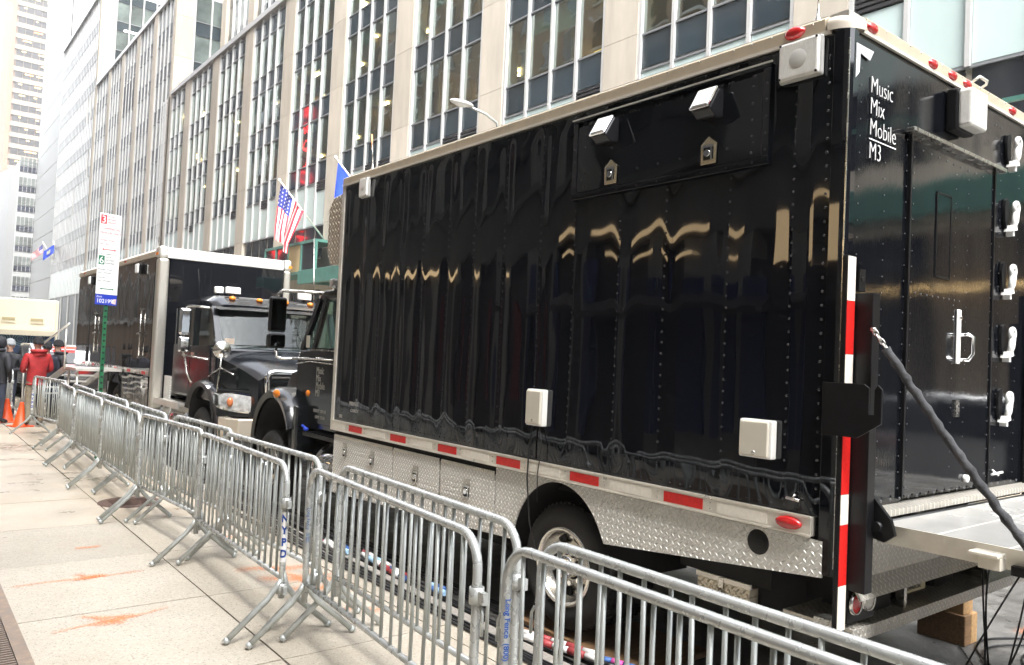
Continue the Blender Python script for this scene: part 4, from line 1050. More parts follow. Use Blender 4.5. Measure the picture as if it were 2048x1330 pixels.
# paddle handle
m_ = MB(); m_.box(4.875, 4.925, YR - .022, YR - .008, 1.93, 2.25); o = m_.build('handle_plate', WHITEP, door, bevel=.008)
m_ = MB(); m_.tube([(4.915, YR - .02, 2.10), (4.925, YR - .06, 2.105), (4.955, YR - .075, 2.09), (4.955, YR - .075, 1.99), (4.93, YR - .06, 1.955), (4.915, YR - .02, 1.955)], .011, 8); m_.cyl((4.9, YR - .02, 2.2), (4.9, YR - .032, 2.2), .014, 12); m_.build('handle', CHROME, o)
m_ = MB(); m_.box(4.88, 4.93, YR - .02, YR - .01, 1.62, 1.72); m_.build('lock_plate', STEEL, door)
rv = MB()
for x in (3.735, 4.0, 4.235, 4.30, 4.83, 5.0, 5.35, 5.41, 5.5, 5.80):
    z = 1.25
    while z < 3.5:
        if not (4.26 < x < 5.39 and z > 3.1) and not (x == 4.0 and z > 2.95): rivet(rv, (x, YR - .001 if not 4.27 < x < 5.38 else YR - .011, z), .0045, (0, -1, 0))
        z += .085
for k in range(9): rivet(rv, (4.35 + k * .07, YR - .011, 2.30), .006, (0, -1, 0)); rivet(rv, (4.40 + k * .10, YR - .011, 3.09), .006, (0, -1, 0))
for k in range(22): rivet(rv, (3.72 + k * .1, YR - .02, 1.20), .009, (0, -1, 0))
rv.build('rear_rivets', M('dull_rivet', (.10, .10, .105), .3, metal=.6), truck, kind='stuff')
m_ = MB()
for q, s_ in enumerate(('Music', 'Mix', 'Mobile', 'M3')): lettering(m_, s_, .128, (3.82, YR - .004, 3.275 - q * .108 - (.012 if q == 3 else 0)), (1, 0, 0), (0, 0, 1), sx=.80, bold=-.0028)
m_.box(3.82, 4.10, YR - .0055, YR - .003, 3.036, 3.042); m_.build('lettering', LETTER, truck)
m_ = MB(); m_.prism([(3.665, 3.485), (3.665, 3.31), (3.70, 3.345), (3.705, 3.445), (3.80, 3.43), (3.835, 3.485)], 'y', YR - .008, YR - .003); m_.build('corner_reflector', M('silver_reflector_tape', (.62, .63, .66), .45), truck)
m_ = MB(); m_.prism([(6.06, 3.485), (6.06, 3.31), (6.02, 3.345), (6.015, 3.445), (5.92, 3.43), (5.885, 3.485)], 'y', YR - .008, YR - .003); m_.build('corner_reflector', MATS['silver_reflector_tape'], truck)
for x, z in ((5.62, 3.33), (5.61, 2.91), (5.585, 2.50), (5.60, 2.10), (5.58, 1.69)):     # folding cable cleats
    m_ = MB(); m_.tube(arc((x, YR - .055, z + .045), .031, -50, 230, 14, (1, 0, 0), (0, 0, 1)), .0145, 8)
    m_.tube([(x + .020, YR - .055, z + .022), (x + .022, YR - .05, z - .04), (x + .012, YR - .04, z - .085)], .0145, 8); m_.tube([(x - .020, YR - .055, z + .022), (x - .018, YR - .05, z - .04), (x - .012, YR - .04, z - .085)], .0145, 8)
    m_.prism([(x - .045, z - .11), (x + .035, z - .095), (x + .025, z - .07), (x - .03, z - .07)], 'y', YR - .055, YR - .003); m_.box(x - .012, x + .014, YR - .045, YR - .003, z - .135, z - .09)
    o = m_.build('cable_cleat', WHITEP, truck)
    m_ = MB(); m_.prism([(x - .06, z + .09), (x - .075, z + .04), (x - .065, z - .05), (x - .04, z - .09), (x - .01, z - .09), (x - .01, z + .09), (x - .03, z + .105)], 'y', YR - .018, YR - .002); m_.build('rubber_pad', MATTE, o)
m_ = MB(); m_.cyl((5.40, YR - .03, 1.26), (5.56, YR - .03, 1.265), .008, 8); m_.cyl((5.48, YR, 1.28), (5.48, YR - .04, 1.25), .007, 8); m_.cyl((5.05, YR - .0, 1.255), (5.05, YR - .03, 1.255), .022, 14); m_.build('door_stop', WHITEP, truck)
# sill
m_ = MB(); m_.box(3.80, XR - .02, YR - .09, YR + .03, 1.135, 1.17); m_.build('sill_plate', TREAD_TOP, truck, bevel=.004)
m_ = MB(); m_.cyl((3.86, YR - .10, 1.115), (XR - .05, YR - .10, 1.115), .014, 8); m_.build('hinge_pin', MATTE, truck)
# tail lift: columns, reflector strips, catch plates, platform, strap
for x0 in (XB - .020, XR - .14):
    m_ = MB(); m_.box(x0, x0 + .084, 1.968, YR - .006, .57, 2.42); m_.box(x0 + .085, x0 + .155, 1.88, YR - .006, .80, 2.24)
    o = m_.build('lift_column', MATTE, truck, bevel=.003)
    if x0 < 4:
        for (z0, z1, mt, nm) in ((2.20, 2.415, WHITEREFL, 'white_reflector'), (1.94, 2.198, REDREFL, 'red_reflector'), (1.80, 1.938, WHITEREFL, 'white_reflector'), (1.265, 1.56, REDREFL, 'red_reflector'), (1.12, 1.263, WHITEREFL, 'white_reflector'), (.83, 1.118, REDREFL, 'red_reflector'), (.615, .828, WHITEREFL, 'white_reflector')):
            m_ = MB(); m_.box(x0 + .002, x0 + .072, 1.9645, 1.9675, z0, z1); m_.build(nm, mt, o)
        m_ = MB(); m_.prism([(2.07, 1.80), (1.86, 1.80), (1.835, 1.782), (1.835, 1.66), (1.81, 1.66), (1.81, 1.775), (1.795, 1.80), (1.775, 1.78), (1.775, 1.62), (1.89, 1.545), (2.07, 1.545)], 'x', x0 - .016, x0 - .004); m_.build('catch_plate', MATTE, o, bevel=.002)
    m_ = MB(); m_.prism([(1.925, 1.30), (1.80, 1.16), (1.78, 1.09), (1.83, 1.05), (1.925, 1.07)], 'x', x0 + .157, x0 + .18); m_.cyl((x0 + .13, 1.86, 1.12), (x0 + .21, 1.86, 1.12), .025, 12); m_.build('hinge_arm', MATTE, o)
    m_ = MB(); m_.box(x0 + .09, x0 + .14, 1.95, 1.975, 2.25, 2.36); m_.cyl((x0 + .115, 1.95, 2.31), (x0 + .115, 1.945, 2.31), .012, 8); m_.build('junction_box', MATTE, o)
m_ = MB(); m_.box(3.83, 6.02, .35, 1.90, 1.065, 1.122); pf = m_.build('lift_platform', [PLATFORM], truck, bevel=.006)
m_ = MB(); m_.box(3.822, 3.832, .35, 1.895, 1.035, 1.126); m_.build('edge_beam', PLATEDGE, pf)
for k in range(4):
    m_ = MB(); m_.box(3.84, 6.0, 1.62 - k * .3, 1.626 - k * .3, 1.1222, 1.1245); m_.build('plank_joint', PLATEDGE, pf)
m_ = MB(); m_.box(3.73, 3.82, 1.33, 1.45, 1.085, 1.102); m_.box(3.76, 3.83, 1.33, 1.42, 1.03, 1.085); m_.build('edge_bracket', CREAMP, pf, bevel=.004)
m_ = MB(); m_.box(3.79, 3.85, 1.12, 1.30, 1.02, 1.06); m_.box(3.80, 3.84, 1.14, 1.20, .94, 1.02); m_.build('strap_anchor', MATTE, pf)
# strap in a cloth sleeve with its chain
A_, B_ = Vector((3.645, 1.855, 2.06)), Vector((3.80, 1.205, 1.10))
pts = []; rs = []
for k in range(41):
    t = .085 + .90 * k / 40; p = A_.lerp(B_, t); p.z -= .02 * math.sin(PI * t)
    p += Vector((noise.noise(Vector((k * .6, 0, 0))), noise.noise(Vector((k * .6, 5, 0))), noise.noise(Vector((k * .6, 9, 0))))) * .006
    pts.append(p); rs.append(.0185 + .0045 * noise.noise(Vector((k * .9, 3, 1))) + (.003 if k % 3 == 0 else 0))
m_ = MB(); m_.tube(pts, rs, 12); st = m_.build('lift_strap', STRAP, truck)
m_ = MB(); dirv = (B_ - A_).normalized()
for k in range(4):
    c = A_ + dirv * (.018 + .026 * k); sidev = Vector((1, 0, 0)) if k % 2 else dirv.cross(Vector((1, 0, 0)))
    m_.tube([c + dirv * (.020 * math.cos(a)) + sidev * (.010 * math.sin(a)) for a in [2 * PI * q / 10 for q in range(10)]], .0038, 6, closed=True)
m_.cyl(A_ + Vector((.0, .01, 0)), A_ - Vector((0, .012, 0)), .010, 8); m_.build('chain', STEEL, st)
# rear kick plate, bumper step, lamps, number plate
m_ = MB(); m_.prism([(1.985, 1.06), (1.985, .83), (1.93, .745), (1.94, .74), (1.995, .825), (1.995, 1.06)], 'x', 3.76, 5.98); m_.build('kick_plate', TREAD_REAR, truck)
m_ = MB(); m_.box(3.74, 6.0, 1.97, 2.34, .585, .60); m_.build('bumper_step', TREAD_TOP, truck)
m_ = MB(); m_.box(3.74, 6.0, 1.958, 1.969, .535, .60); m_.build('bumper_face', TREAD_REAR, truck, bevel=.002)
m_ = MB(); m_.box(3.66, 3.74, 2.02, 2.12, .60, .64); m_.build('step_end', TREAD_SIDE, truck)
for x in (4.35, 5.45):
    m_ = MB(); m_.box(x, x + .03, 2.0, 2.30, .60, .80); m_.build('step_hanger', STEEL, truck)
m_ = MB(); m_.box(4.05, 4.32, 2.06, 2.30, .60, .84); m_.box(4.95, 5.2, 2.10, 2.30, .60, .84); m_.build('lift_cylinder_box', UNDER, truck)
m_ = MB(); m_.box(4.40, 4.70, 2.045, 2.05, .645, .80); pl = m_.build('number_plate', M('cream_plate', (.62, .56, .34), .45), truck)
m_ = MB(); lettering(m_, 'AJ 2330', .085, (4.55, 2.044, .705), (1, 0, 0), (0, 0, 1), align='CENTER', depth=.001, bold=.003); lettering(m_, 'COMMERCIAL', .03, (4.55, 2.044, .66), (1, 0, 0), (0, 0, 1), align='CENTER', depth=.001); m_.build('lettering', M('plate_ink', (.05, .05, .05), .5), pl)
for x, mt in ((3.80, REDLENS), (3.925, LENS)):
    m_ = MB(); m_.lathe((x, 1.985, .715), 'y', [(.0, -.019), (.03, -.017), (.046, -.011)], 22); o = m_.build('tail_lamp', mt, truck)
    m_ = MB(); m_.lathe((x, 1.985, .715), 'y', [(.046, -.014), (.053, -.018), (.058, 0)], 22); m_.build('bezel', STEEL, o)
m_ = MB(); m_.box(3.74, 4.0, 1.99, 2.02, .62, .81); m_.build('lamp_bracket', MATTE, truck)
# refrigeration style nose unit over the cab
m_ = MB(); m_.prism([(7.54, 2.74), (8.02, 2.78), (8.11, 2.95), (8.10, 3.42), (8.0, 3.52), (7.54, 3.56)], 'x', 3.735, 5.95); nu = m_.build('nose_unit', TREAD_NOSE, truck, bevel=.02)
m_ = MB(); m_.box(3.728, 3.737, 7.58, 7.75, 2.92, 3.35); m_.build('vent', MATTE, nu)
m_ = MB(); m_.ball((3.9, 7.80, 2.68), (.12, .16, .08), 12, 8); m_.build('horn', STEEL, nu)
# ---- cab (only its left side shows past the box)
CX = 3.85
m_ = MB(); m_.prism([(7.60, .92), (7.60, 2.46), (7.75, 2.50), (8.42, 2.50), (8.56, 2.42), (8.98, 1.80), (9.02, 1.72), (9.02, .92)], 'x', CX + .02, CX + .06)
# shell with window openings: lower body, pillars, roof
m_ = MB(); m_.prism([(7.60, .92), (7.60, 1.84), (8.95, 1.84), (9.02, 1.72), (9.02, 1.0), (8.6, .92)], 'x', CX, 5.98); cab = m_.build('cab', CABBLACK, truck, bevel=.03, seg=3)
m_ = MB(); m_.prism([(7.60, 2.41), (7.60, 2.47), (7.72, 2.52), (8.40, 2.52), (8.52, 2.45), (8.50, 2.40)], 'x', CX + .02, 5.96); m_.build('roof', CABBLACK, cab, bevel=.02, seg=3)
m_ = MB()
for x in (CX + .03, 5.92): m_.bar((x, 8.49, 2.43), (x, 8.93, 1.82), .05, .07); m_.bar((x, 7.63, 1.82), (x, 7.63, 2.44), .05, .10); m_.bar((x, 8.33, 2.43), (x, 8.60, 1.82), .05, .06)
m_.box(CX + .05, 5.94, 7.60, 7.63, 1.84, 2.44); m_.build('pillar', CABBLACK, cab)
m_ = MB(); m_.add([(CX + .02, 7.66, 1.86), (CX + .02, 8.56, 1.86), (CX + .04, 8.31, 2.42), (CX + .04, 7.66, 2.42)], [(0, 1, 2, 3)]); m_.build('side_window', CABGLASS, cab)
m_ = MB(); m_.grid(lambda u, v: (CX + .05 + (5.9 - CX) * u, 8.92 - .43 * v + .07 * math.sin(PI * u), 1.84 + .58 * v), 12, 2); m_.build('windscreen', CABGLASS, cab)
m_ = MB(); m_.box(CX + .1, 5.9, 8.35, 8.9, 1.5, 1.86); m_.tube(arc((4.4, 8.32, 1.86), .21, 0, 360, 20, (1, 0, 0), (0, .35, .94))[:-1], .016, 6, closed=True); m_.ball((4.45, 7.85, 1.75), (.2, .1, .38), 10, 8); m_.build('dashboard', MATTE, cab)
m_ = MB(); m_.prism([(7.66, 1.0), (8.55, 1.0), (8.78, 1.5), (8.62, 1.845), (7.66, 1.845)], 'x', CX - .014, CX + .0); dr = m_.build('cab_door', CABBLACK, cab, bevel=.008)
m_ = MB(); m_.box(CX - .022, CX - .012, 7.66, 8.60, 1.825, 1.845); m_.tube([(CX - .018, 9.0, 1.66), (CX - .02, 8.6, 1.70), (CX - .02, 8.2, 1.69), (CX - .02, 7.7, 1.68)], .006, 6); m_.build('chrome_strip', STEEL, dr)
m_ = MB(); m_.box(CX - .008, CX - .0, 8.68, 8.76, 1.86, 2.0); m_.build('sticker', M('pale_sticker', (.5, .47, .40), .6), cab)
m_ = MB()
for i, s in enumerate(('Music', 'Mix', 'Mobile', 'M3')): lettering(m_, s, .115, (CX - .016, 8.42, 1.565 - i * .085), (0, -1, 0), (0, 0, 1), sx=.75)
lettering(m_, 'USDOT 209145', .05, (CX - .016, 8.45, 1.13), (0, -1, 0), (0, 0, 1)); lettering(m_, 'GVW 25500', .05, (CX - .016, 8.40, 1.06), (0, -1, 0), (0, 0, 1))
m_.build('lettering', LETTERG, dr)
m_ = MB(); m_.prism([(9.02, .95), (9.02, 1.72), (9.6, 1.66), (10.25, 1.52), (10.42, 1.35), (10.45, .8), (10.2, .75)], 'x', 4.30, 5.55); m_.build('hood', CABBLACK, cab, bevel=.06, seg=3)
# front fender: arched shell
def fen(u, v):
    a = R_(-14 + 172 * u); r = .64
    x = 3.66 + .62 * v; rr = r - .05 * max(0, (.25 - v) / .25) ** 2
    return (x, 9.30 + rr * 1.02 * math.cos(a), .66 + rr * 1.1 * math.sin(a))
m_ = MB(); m_.grid(fen, 28, 10); m_.grid(lambda u, v: (3.66 + .015 * v, 9.30 + (.59 - .07 * v) * 1.02 * math.cos(R_(-14 + 172 * u)), .66 + (.59 - .07 * v) * 1.1 * math.sin(R_(-14 + 172 * u))), 28, 2)
fd = m_.build('fender', CABBLACK, cab)
m_ = MB(); m_.grid(lambda u, v: (3.70 + .6 * v, 9.30 + .53 * math.cos(PI * u), .66 + .55 * math.sin(PI * u)), 20, 2); m_.build('wheel_well', UNDER, fd)
m_ = MB(); m_.box(3.70, 4.25, 8.60, 8.72, .62, 1.18); m_.build('mud_flap', CABBLACK, fd, bevel=.02)
m_ = MB(); m_.lathe((0, 0, 0), 'x', [(0, -.03), (.06, -.026), (.09, -.01), (.095, 0)], 18); m_.v = [(3.67 + p[0], 9.14 + p[1] * 1.05, 1.29 + p[2] * .55) for p in m_.v]; m_.build('turn_lamp', AMBER, fd)
m_ = MB(); m_.lathe((0, 0, 0), 'x', [(0, -.02), (.03, -.018), (.04, 0)], 14); m_.v = [(CX - .012 + p[0], 8.62 + p[1] * 1.2, 1.33 + p[2]) for p in m_.v]; m_.build('side_lamp', AMBER, cab)
# mirrors and grab handle
m_ = MB(); m_.tube([(CX + .1, 8.42, 2.49), (3.75, 8.6, 2.50), (3.50, 8.70, 2.50), (3.45, 8.70, 2.46), (3.45, 8.70, 2.40)], .021, 8); m_.build('mirror_arm', STEEL, cab); m_ = MB(); m_.tube([(3.45, 8.70, 1.86), (3.46, 8.69, 1.74), (3.52, 8.66, 1.72), (CX, 8.45, 1.74)], .016, 8); m_.tube([(3.6, 8.62, 1.73), (CX, 8.0, 1.73)], .010, 6)
mr = m_.build('mirror_arm', STEEL, cab)
m_ = MB(); m_.box(3.35, 3.55, 8.66, 8.74, 2.02, 2.42); mh = m_.build('mirror', MATTE, mr, bevel=.03, seg=3)
m_ = MB(); m_.box(3.365, 3.535, 8.655, 8.66, 2.045, 2.395); m_.build('mirror_glass', M('mirror_glass', (.28, .30, .31), .03, metal=1.0), mh)
m_ = MB(); m_.box(3.345, 3.545, 8.64, 8.75, 1.84, 2.005); mh = m_.build('mirror', MATTE, mr, bevel=.03, seg=3)
m_ = MB(); m_.box(3.365, 3.525, 8.634, 8.64, 1.86, 1.985); m_.build('mirror_glass', MATS['mirror_glass'], mh)
m_ = MB(); m_.tube([(CX, 7.72, 1.90), (CX - .06, 7.74, 1.90), (CX - .09, 7.76, 1.86), (CX - .09, 7.80, 1.32), (CX - .06, 7.80, 1.25), (CX, 7.78, 1.25)], .016, 8); m_.build('grab_handle', CHROME, cab)
m_ = MB(); m_.tube([(CX, 8.1, 2.55), (3.9, 8.2, 2.52), (5.9, 8.2, 2.55)], .02, 8)
for x in (4.3, 4.9, 5.5): m_.ball((x, 8.3, 2.55), (.07, .05, .03), 10, 6)
m_.build('sun_visor_rail', STEEL, cab)
m_ = MB(); m_.box(3.92, 4.15, 8.30, 8.40, 2.56, 2.66); m_.build('cab_lamp', WHITEP, cab, bevel=.02)
for y, x, h in ((9.45, 4.2, 1.9), (9.2, 5.0, 1.75)):
    pass
m_ = MB(); m_.cyl((4.05, 9.0, 1.75), (4.02, 9.1, 3.2), .006, 6); m_.cyl((4.75, 8.45, 2.5), (4.65, 8.5, 3.4), .006, 6); m_.build('whip_antenna', STEEL, cab)
# fuel tank with step
m_ = MB(); m_.lathe((4.02, 7.55, .52), 'y', [(0, 0), (.26, .01), (.285, .05), (.285, .75), (.26, .80), (0, .81)], 32); tk = m_.build('fuel_tank', CHROME, truck)
m_ = MB(); m_.box(3.74, 4.1, 7.60, 8.50, .86, .90)
for k in range(9): m_.box(3.745, 4.09, 7.63 + k * .095, 7.65 + k * .095, .90, .912)
m_.box(3.72, 3.9, 7.6, 8.5, .38, .41); m_.build('step', MATTE, tk)
m_ = MB(); m_.ball((3.76, 8.46, .93), (.03, .04, .025), 10, 6); m_.cyl((3.76, 8.46, .94), (3.74, 8.52, .97), .014, 8); m_.build('blue_valve', M('blue_plastic', (.02, .06, .55), .4), tk)
m_ = MB()
for yy in (7.72, 8.12): m_.lathe((4.02, yy, .52), 'y', [(.286, 0), (.292, .005), (.292, .055), (.286, .06)], 32)
m_.build('tank_strap', STEEL, tk)

# ------------------------------------------------------------------ far box truck, nose towards the camera
ft = thing('box_truck', 'black bonneted box truck with a silver-edged body, facing the camera behind the first truck', 'truck', (3.7, 15.06, -0.1))
FX0, FX1, FY0, FY1 = 3.72, 6.20, 15.06, 22.7
MIRRORBLACK = M('polished_dark_panel', (.02, .018, .016), .035, spec=1.0, metal=.25)
m_ = MB(); m_.box(FX0 + .03, FX1 - .02, FY0 + .03, FY1, .95, 3.42); m_.build('cargo_box', BLACK, ft)
for (a, b) in ((15.30, 16.95), (16.95, 19.5), (19.52, 21.1), (21.12, 22.65)):
    m_ = MB(); m_.grid(lambda u, v, a=a, b=b: (FX0 + .006 - .0045 * noise.noise(Vector(((a + (b - a) * u) * 2.6, v * 1.1, 2))) - .0015 * noise.noise(Vector(((a + (b - a) * u) * 7, v * 1.5, 6))), a + .006 + (b - a - .012) * u, 1.31 + 2.05 * v), int((b - a) / .05), 24); m_.build('side_panel', MIRRORBLACK, ft)
m_ = MB(); m_.grid(lambda u, v: (FX0 + .20 + (FX1 - FX0 - .34) * u, FY0 - .003 + .003 * noise.noise(Vector((u * 6, v * 3, 1))), .8 + 2.56 * v), 30, 20); m_.build('front_panel', BLACK, ft)
rv = MB()
for x in (4.15, 4.65, 5.15, 5.65):
    for k in range(24): rivet(rv, (x, FY0 - .004, 2.0 + k * .055), .008, (0, -1, 0))
rv.build('rivets', MATS['black_rivet'], ft, kind='stuff')
# rounded aluminium front top edge and posts
m_ = MB(); m_.prism([(FY0 - .01, 3.37), (FY0 - .01, 3.42), (FY0 + .01, 3.50), (FY0 + .06, 3.55), (FY0 + .14, 3.585), (FY0 + .3, 3.59), (FY0 + .3, 3.37)], 'x', FX0 + .14, FX1 - .14); m_.build('front_cap', ALUW, ft, bevel=.01, seg=3)
m_ = MB(); m_.box(FX0 - .005, FX0 + .19, FY0 - .012, FY0 + .20, .62, 3.37); m_.build('corner_post', POSTALU, ft, bevel=.05, seg=4)
m_ = MB(); m_.box(FX1 - .14, FX1 + .005, FY0 - .012, FY0 + .20, .62, 3.37); m_.build('corner_post', POSTALU, ft, bevel=.04, seg=4)
for x in (FX0 - .01, FX1 - .15):
    m_ = MB(); m_.box(x, x + .16, FY0 - .02, FY0 + .24, 3.37, 3.585); o = m_.build('corner_cap', ALUW, ft, bevel=.05, seg=4)
m_ = MB(); m_.box(FX0 - .018, FX0 - .006, FY0 + .04, FY0 + .18, 3.42, 3.47); m_.box(FX1 - .06, FX1 + .01, FY0 - .03, FY0 - .015, 3.42, 3.47); m_.build('marker_lamp', AMBER, ft)
rv = MB()
for k in range(40): rivet(rv, (FX0 + .165, FY0 - .013, .8 + k * .063), .006, (0, -1, 0))
rv.build('post_rivets', CHROME, ft, kind='stuff')
m_ = MB(); m_.prism([(FX0 - .01, 3.40), (FX0 - .01, 3.50), (FX0 + .06, 3.56), (FX0 + .2, 3.58), (FX0 + .2, 3.40)], 'y', FY0 + .24, FY1); m_.build('roof_rail', CREAMRAIL, ft)
m_ = MB(); m_.box(FX0 + .1, FX1 - .1, FY0 + .2, FY1, 3.45, 3.57); m_.build('roof', ALUW, ft)
for y in (17.6, 21.9): 
    m_ = MB(); m_.box(FX0 - .02, FX0 - .008, y, y + .12, 3.44, 3.48); m_.build('marker_lamp', REDLENS, ft)
for y in (16.3, 20.9):
    m_ = MB(); m_.box(FX0 - .07, FX0, y - .10, y + .10, 3.13, 3.33); o = m_.build('flood_lamp', MATTE, ft, bevel=.02); m_ = MB(); m_.box(FX0 - .10, FX0 - .06, y - .095, y + .095, 3.14, 3.325); m_.build('lens', LENS, o, bevel=.02)
m_ = MB(); m_.box(FX0 - .02, FX0 + .01, 15.25, 22.68, 1.22, 1.31); m_.build('rub_rail', STEEL, ft)
for k in range(6):
    m_ = MB(); m_.box(FX0 - .024, FX0 - .021, 15.5 + k * 1.15, 15.75 + k * 1.15, 1.235, 1.29); m_.build('red_reflector', REDREFL, ft)
for k, (a, b) in enumerate(((15.3, 16.4), (16.42, 17.35))):
    m_ = MB(); m_.grid(lambda u, v, a=a, b=b: (FX0 - .004 + .006 * noise.noise(Vector((u * 3, v * 3, a))), a + (b - a) * u, .55 + .64 * v), 12, 8); m_.build('skirt_door', M('polished_steel', (.45, .43, .40), .10, metal=1.0), ft)
for k in (15.6, 16.2, 16.8):
    m_ = MB(); m_.box(FX0 - .03, FX0 - .005, k, k + .14, .98, 1.02); m_.build('skirt_latch', CHROME, ft)
m_ = MB(); m_.box(FX0 + .0, FX0 + .02, 18.75, 22.6, .70, 1.20); m_.build('skirt_panel', MATS['polished_steel'], ft)
m_ = MB(); m_.box(4.5, 5.5, 12.0, 22.5, .5, .9); m_.build('chassis', UNDER, ft)
wheel(ft, (3.78, 18.05, .42), .50, .26, .29)
m_ = MB(); m_.grid(lambda u, v: (FX0 + .0 + v * .7, 18.05 + .66 * math.cos(PI * u), .42 + .72 * math.sin(PI * u)), 20, 2); m_.build('wheel_arch', UNDER, ft)
# door outline, lock rods
m_ = MB()
for y in (19.51, 21.11): m_ = MB(); m_.box(FX0 - .012, FX0 - .004, y - .008, y + .008, 1.32, 3.36); m_.build('door_seal', MATTE, ft)
for y in (20.2, 16.0):
    m_ = MB(); m_.cyl((FX0 - .03, y, 1.55), (FX0 - .03, y, 2.45), .012, 6); m_.bar((FX0 - .04, y - .08, 2.0), (FX0 - .04, y + .16, 1.98), .03, .03)
    for zz in (1.55, 2.45): m_.box(FX0 - .045, FX0, y - .05, y + .05, zz - .02, zz + .02)
    m_.build('lock_rod', STEEL, ft)
# cab
m_ = MB()
m_.prism([(14.55, .95), (12.25, .95), (12.20, 1.80), (12.70, 1.80), (14.55, 1.84)], 'x', 3.92, 6.02); fcab = m_.build('cab', CABBLACK, ft, bevel=.04, seg=3)
# roof: crowned grid
def rf(u, v):
    y = 12.60 + 1.95 * v; x = 3.98 + 1.98 * u
    e = min(u, 1 - u); z = 2.44 + .17 * min(1, (v + .02) / .16) ** .6 + .05 * math.sin(PI * min(1, v * 1.2)) - .10 * max(0, 1 - e / .08) ** 2
    return (x, y, z)
m_ = MB(); m_.grid(rf, 16, 12); m_.box(3.98, 5.96, 12.72, 14.55, 2.40, 2.46); m_.build('roof', CABBLACK, fcab)
m_ = MB(); m_.grid(lambda u, v: (3.98 + 1.98 * u, 12.60 - .11 * v - .05 * math.sin(PI * u), 2.455 - .05 * v), 14, 3); m_.build('sun_visor', CABBLACK, fcab)
m_ = MB()
for x in (3.99, 5.95): m_.bar((x, 12.36, 1.80), (x, 12.68, 2.43), .09, .09); m_.bar((x - .03 if x < 5 else x + .03, 13.45, 1.80), (x, 13.5, 2.44), .05, .10); m_.bar((x, 14.5, 1.8), (x, 14.5, 2.45), .06, .12)
m_.build('pillar', CABBLACK, fcab)
m_ = MB(); m_.grid(lambda u, v: (4.03 + 1.88 * u, 12.30 + .34 * v - .10 * math.sin(PI * u), 1.80 + .62 * v), 16, 4); m_.build('windscreen', WSGLASS, fcab)
m_ = MB(); m_.add([(3.96, 12.50, 1.84), (3.96, 13.40, 1.80), (3.985, 13.45, 2.42), (3.985, 12.72, 2.42)], [(0, 1, 2, 3)]); m_.add([(3.96, 13.55, 1.80), (3.96, 14.45, 1.80), (3.985, 14.45, 2.42), (3.985, 13.56, 2.42)], [(0, 1, 2, 3)]); m_.build('side_window', CABGLASS, fcab)
m_ = MB(); m_.box(4.05, 5.9, 12.5, 12.95, 1.6, 1.84); m_.box(4.2, 4.75, 13.5, 13.7, 1.5, 2.2); m_.box(5.2, 5.75, 13.5, 13.7, 1.5, 2.2); m_.box(4.0, 5.9, 14.4, 14.5, 1.8, 2.44); m_.tube(arc((5.45, 12.95, 1.92), .2, 0, 360, 20, (1, 0, 0), (0, .4, .9))[:-1], .016, 6, closed=True); m_.build('interior', M('cab_interior', (.06, .06, .065), .7), fcab)
m_ = MB(); m_.box(4.1, 4.25, 12.42, 12.44, 1.86, 1.95); m_.build('dashboard_card', M('orange_card', (.75, .3, .12), .6), fcab)
m_ = MB()
for x in (4.45, 5.2): m_.bar((x - .25, 12.23, 1.84), (x + .45, 12.21, 1.86), .02, .015); m_.bar((x + .45, 12.21, 1.86), (x + .62, 12.24, 1.80), .015, .015)
m_.build('wiper', MATTE, fcab)
m_ = MB(); m_.prism([(12.45, 1.0), (13.50, 1.0), (13.50, 1.80), (12.50, 1.83)], 'x', 3.905, 3.925); m_.build('cab_door', CABBLACK, fcab, bevel=.006)
m_ = MB(); m_.prism([(13.53, 1.0), (14.5, 1.0), (14.5, 1.82), (13.53, 1.80)], 'x', 3.907, 3.925); m_.build('rear_cab_door', CABBLACK, fcab, bevel=.006)
m_ = MB(); m_.box(3.88, 3.906, 13.2, 13.4, 1.66, 1.70); m_.build('door_handle', CHROME, fcab)
# bonnet: tapered and crowned towards the grille
def hood(u, v):
    y = 12.28 - 1.02 * v; w = 1.0 - .27 * v
    x = 4.97 + (2 * u - 1) * w; c = 1 - (2 * u - 1) ** 4
    z = 1.79 - .22 * v - .09 * v * v - .14 * (1 - c)
    return (x, y, z)
m_ = MB(); m_.grid(hood, 20, 12)
m_.grid(lambda u, v: (4.97 - (1.0 - .27 * u) , 12.28 - 1.02 * u, (1.79 - .22 * u - .09 * u * u - .14) - (.70 - .1 * u) * v), 12, 3)
m_.grid(lambda u, v: (4.97 + (1.0 - .27 * u) , 12.28 - 1.02 * u, (1.79 - .22 * u - .09 * u * u - .14) - (.70 - .1 * u) * v), 12, 3)
m_.grid(lambda u, v: (4.24 + 1.46 * u, 11.26, .75 + .60 * v), 4, 4)
hd = m_.build('bonnet', CABBLACK, fcab)
m_ = MB(); m_.box(4.36, 5.58, 11.20, 11.262, 1.08, 1.44); gr = m_.build('grille', MATTE, fcab)
m_ = MB()
for k in range(6): m_.box(4.40, 5.54, 11.17, 11.20, 1.11 + k * .055, 1.135 + k * .055)
m_.build('slat', CHROME, gr)
m_ = MB(); m_.tube([(4.36, 11.19, 1.05), (4.33, 11.19, 1.40), (4.37, 11.20, 1.46), (4.45, 11.21, 1.48), (5.49, 11.21, 1.48), (5.57, 11.20, 1.46), (5.61, 11.19, 1.40), (5.58, 11.19, 1.05)], .038, 8); m_.build('surround', CHROME, gr)
